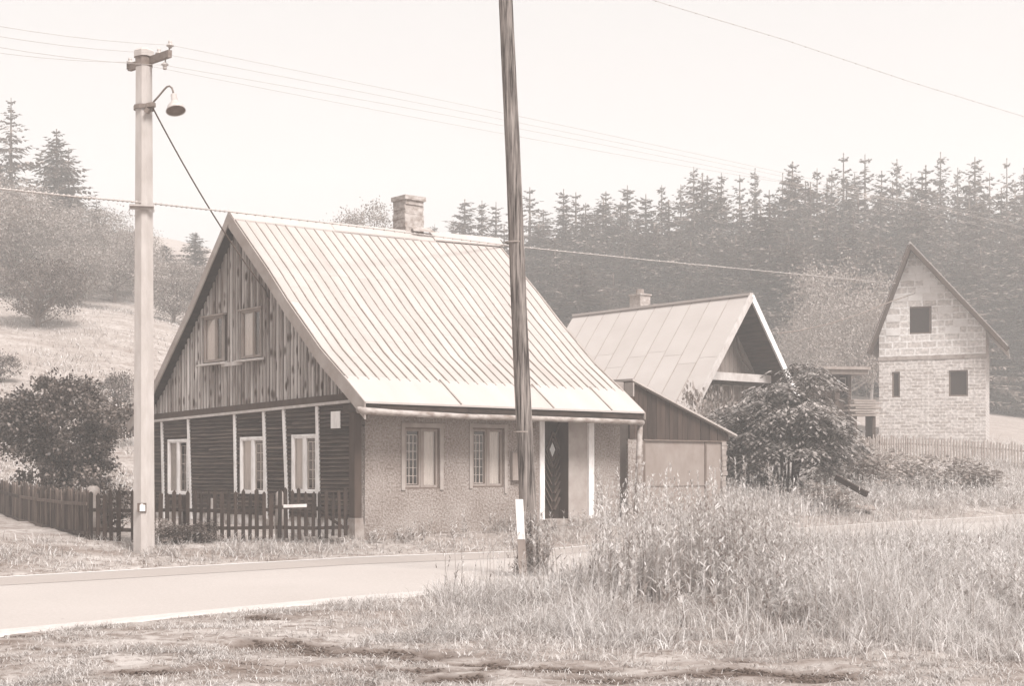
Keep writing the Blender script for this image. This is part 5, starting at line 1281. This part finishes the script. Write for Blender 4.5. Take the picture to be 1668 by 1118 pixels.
# weed stalks with leaves and seed heads
def weeds(name, X, Y, Hs, label, m='weed', leafn=16, ls=.13, plume=.5):
    n = len(X); Z = ground(X, Y); az = nr.uniform(0, 6.28, n); lean = nr.uniform(.02, .22, n)
    Vs, Fs, Rn = [], [], []; off = 0
    V, Fq = blades(X, Y, Z, Hs, np.full(n, .011), lean, 4, .5, az); Vs.append(V); Fs.append(Fq); Rn.append(np.repeat(nr.random(n) * .5, 4)); off += len(V)
    for j in range(leafn):
        t = nr.uniform(.08, 1.0, n); o_ = Hs * lean * (t * .35 + .5 * t * t); cx_ = X + np.cos(az) * o_; cy_ = Y + np.sin(az) * o_; cz_ = Z + Hs * t * (1 - .12 * lean * t)
        ll = ls * nr.uniform(.5, 1.3, n) * (1.25 - .8 * t); V, Fq = blades(cx_, cy_, cz_, ll, ll * .17 + .004, nr.uniform(.7, 2.0, n), 2, .5); Vs.append(V); Fs.append(Fq + off); Rn.append(np.repeat(nr.random(n), 2)); off += len(V)
    for j in range(int(18 * plume)):      # seed plume at the top
        t = 1 - .25 * nr.random(n) ** 1.3; cx_ = X + np.cos(az) * Hs * lean * (t * .35 + .5 * t * t) ; cy_ = Y + np.sin(az) * Hs * lean * (t * .35 + .5 * t * t); cz_ = Z + Hs * t * (1 - .12 * lean * t)
        ll = nr.uniform(.02, .055, n); V, Fq = blades(cx_, cy_, cz_, ll, np.full(n, .011), nr.uniform(.5, 1.6, n), 2, .3); Vs.append(V); Fs.append(Fq + off); Rn.append(np.repeat(.45 + .55 * nr.random(n), 2)); off += len(V)
    o = np_mesh(name, np.concatenate(Vs), np.concatenate(Fs), np.concatenate(Rn), M[m]); tag(o, label, 'weeds', kind='stuff'); return o
X, Y, px = sample(18500, 870, 2100, 13.8, 26, 0)
cl = vnoise(X, Y, 1.1, 51); k = (Y < np.interp(X, XN, YN) - .3) & (nr.random(len(X)) < np.clip(.28 + cl * 1.1, .03, 1) * np.interp(px, [870, 960, 1040, 1760], [.1, .55, 1, .85])); X, Y, px, cl = X[k], Y[k], px[k], cl[k]
ytarget = np.interp(px, [870, 930, 960, 980, 1010, 1060, 1120, 1200, 1260, 1310, 1400, 1760], [945, 915, 850, 790, 764, 775, 790, 800, 832, 866, 872, 868])
Hs = (EZ + (HY - ytarget) / F * Y - ground(X, Y)) * nr.uniform(.45, 1.04, len(X)) * (1 + .25 * cl)
Hs = np.minimum(Hs, 1.6) * np.clip((Y - 12.6) / 3.5, .35, 1)
weeds('tall_weeds', X, Y, Hs, 'tall goldenrod-like weeds with feathery heads at the right of the wooden pole')
# a few taller spikes
X, Y, px = sample(60, 960, 1280, 15.5, 19, 0); weeds('seed_spikes', X, Y, nr.uniform(1.1, 1.6, len(X)), 'scattered taller seed spikes above the weeds', plume=1.6, leafn=22, ls=.12)
X, Y, px = sample(60, 690, 880, 16.2, 19.4, 0); k = Y < np.interp(X, XN, YN); X, Y = X[k], Y[k]; weeds('thin_stalks', X, Y, nr.uniform(.4, .9, len(X)), 'sparse thin stalks in front of the road left of the wooden pole', plume=.6, leafn=8, ls=.08)
# climbing weeds round the pole foot
X = nr.normal(base.x + .05, .16, 60); Y = nr.normal(19.8, .12, 60); weeds('pole_weeds', X, Y, nr.uniform(.4, 1.0, 60), 'weeds crowding the foot of the wooden pole', leafn=14, ls=.14)
# verge on the far side of the road
X, Y, px = sample(185000, -300, 2000, 19, 40, .4)
yf = np.interp(X, XF, YF); cl = vnoise(X, Y, .8, 61) + .5 * vnoise(X, Y, .3, 62)
k = (Y > yf + .05) & (Y < yf + np.where(px < 1050, 3.0, 12)) & (nr.random(len(X)) < np.clip(.6 + cl, .05, 1)); 
loc_ = (X - Cc.x) * U.x + (Y - Cc.y) * U.y; lw = (X - Cc.x) * W.x + (Y - Cc.y) * W.y
k &= ~((loc_ > -.05) & (loc_ < 12) & (lw > -.05)); X, Y, px, cl, yf = X[k], Y[k], px[k], cl[k], yf[k]
L_ = (.07 + .26 * nr.random(len(X)) * np.clip(.5 + cl * 1.6, .12, 1.8)) * np.where(px > 1050, 1.9, 1) * np.clip((Y - yf) / .7 + .35, 0, 1)
grass_obj('verge_grass', X, Y, L_, .008 + .007 * nr.random(len(X)), nr.uniform(.3, 2.2, len(X)), 'grass', 'rough dry grass on the far verge of the road', seg=2)
# weeds along the front wall, bank at the right
X, Y, px = sample(4200, 600, 1760, 24.5, 44, 0); yf = np.interp(X, XF, YF); loc_ = (X - Cc.x) * U.x + (Y - Cc.y) * U.y; lw = (X - Cc.x) * W.x + (Y - Cc.y) * W.y
k = (Y > yf + .15) & ~((loc_ > -.05) & (loc_ < 10.6) & (lw > -.08)) & (((px > 1190)) | ((lw > -.7) & (px < 1190))) ; X, Y, px = X[k], Y[k], px[k]
Hs = nr.uniform(.25, .55, len(X)) * np.where(px > 1190, 1.5, np.interp(px, [600, 700, 860, 940], [.4, .9, .8, .7])); weeds('bank_weeds', X, Y, Hs, 'weeds along the cottage wall and on the bank by the bush', leafn=14, ls=.13, plume=.4)
# rough grass on the bank at the right
X, Y, px = sample(90000, 1180, 2000, 31, 60, .2); yf = np.interp(X, XF, YF); cl = vnoise(X, Y, 1.4, 81) + .6 * vnoise(X, Y, .5, 82)
k = (Y > yf + 1) & (nr.random(len(X)) < np.clip(.45 + cl * 1.2, .05, 1)); X, Y, cl = X[k], Y[k], cl[k]
grass_obj('bank_grass', X, Y, (.22 + .4 * nr.random(len(X))) * (1 + .6 * cl), .015 + .014 * nr.random(len(X)), nr.uniform(.3, 1.4, len(X)), 'weed', 'rough grass on the bank below the masonry house', seg=2)
# meadow tufts on the hill
X, Y, px = sample(60000, -60, 420, 36, 95, .3); cl = vnoise(X, Y, 3.5, 71) + .6 * vnoise(X, Y, 1.1, 72); k = nr.random(len(X)) < np.clip(.3 + cl, .02, 1); X, Y = X[k], Y[k]
grass_obj('meadow_grass', X, Y, nr.uniform(.08, .28, len(X)), .02 + .02 * nr.random(len(X)), nr.uniform(.4, 1.6, len(X)), 'grass', 'meadow grass on the hillside', seg=2)
# loose soil clods on the bare scars
X, Y, px = sample(60000, -60, 1720, 10.2, 17.5, .2); k = (scar_mask(X, Y) > nr.uniform(.15, .9, len(X))) & (Y < np.interp(X, XN, YN) - .2); X, Y = X[k][:9000], Y[k][:9000]; n = len(X)
S_ = .006 + .026 * nr.random(n) ** 2.2; Z = ground(X, Y) - .02; base8 = np.array([[1, 0, 0], [0, 1, 0], [-1, 0, 0], [0, -1, 0], [0, 0, .9], [0, 0, -.5]], float)
P8 = base8[None] * nr.uniform(.6, 1.4, (n, 6, 1)) + nr.normal(0, .15, (n, 6, 3)); ca = nr.uniform(0, 6.28, n)
V8 = np.stack([P8[..., 0] * np.cos(ca)[:, None] - P8[..., 1] * np.sin(ca)[:, None], P8[..., 0] * np.sin(ca)[:, None] + P8[..., 1] * np.cos(ca)[:, None], P8[..., 2] * .7], -1) * S_[:, None, None] + np.stack([X, Y, Z], -1)[:, None]
T8 = np.array([(0, 1, 4), (1, 2, 4), (2, 3, 4), (3, 0, 4), (1, 0, 5), (2, 1, 5), (3, 2, 5), (0, 3, 5)]); F8 = (np.arange(n)[:, None, None] * 6 + T8[None]).reshape(-1, 3)
tag(np_mesh('soil_clods', V8.reshape(-1, 3), F8, np.repeat(nr.random(n), 8), M['soil']), 'crumbled dark soil on bare scars in the foreground turf', 'soil', kind='stuff')
X, Y, px = sample(2600, 55, 250, 49.5, 52.5, 0); k = abs(Y - 51 - vnoise(px, px * 0, 40, 91) * 2) < .45; X, Y = X[k], Y[k]
grass_obj('ditch_grass', X, Y, nr.uniform(.15, .45, len(X)), np.full(len(X), .03), nr.uniform(.3, 1.4, len(X)), 'leaf', 'darker rough grass along the old bank on the meadow', seg=2)
# ------------------------------------------------------------------ haze
hz = MB(); hz.box(-175, 235, -42, 244, -2.5, 52)
ho = hz.build('haze', bpy.data.materials.new('haze')); hm = ho.data.materials[0]; hm.use_nodes = True; t = hm.node_tree
for n in list(t.nodes):
    if n.type == 'BSDF_PRINCIPLED': t.nodes.remove(n)
pv = t.nodes.new('ShaderNodeVolumePrincipled'); pv.inputs['Color'].default_value = (.985, .97, .959, 1); pv.inputs['Density'].default_value = .0031; pv.inputs['Anisotropy'].default_value = 0
t.links.new(pv.outputs[0], t.nodes['Material Output'].inputs['Volume']); tag(ho, 'thin pale haze over the valley', kind='stuff')
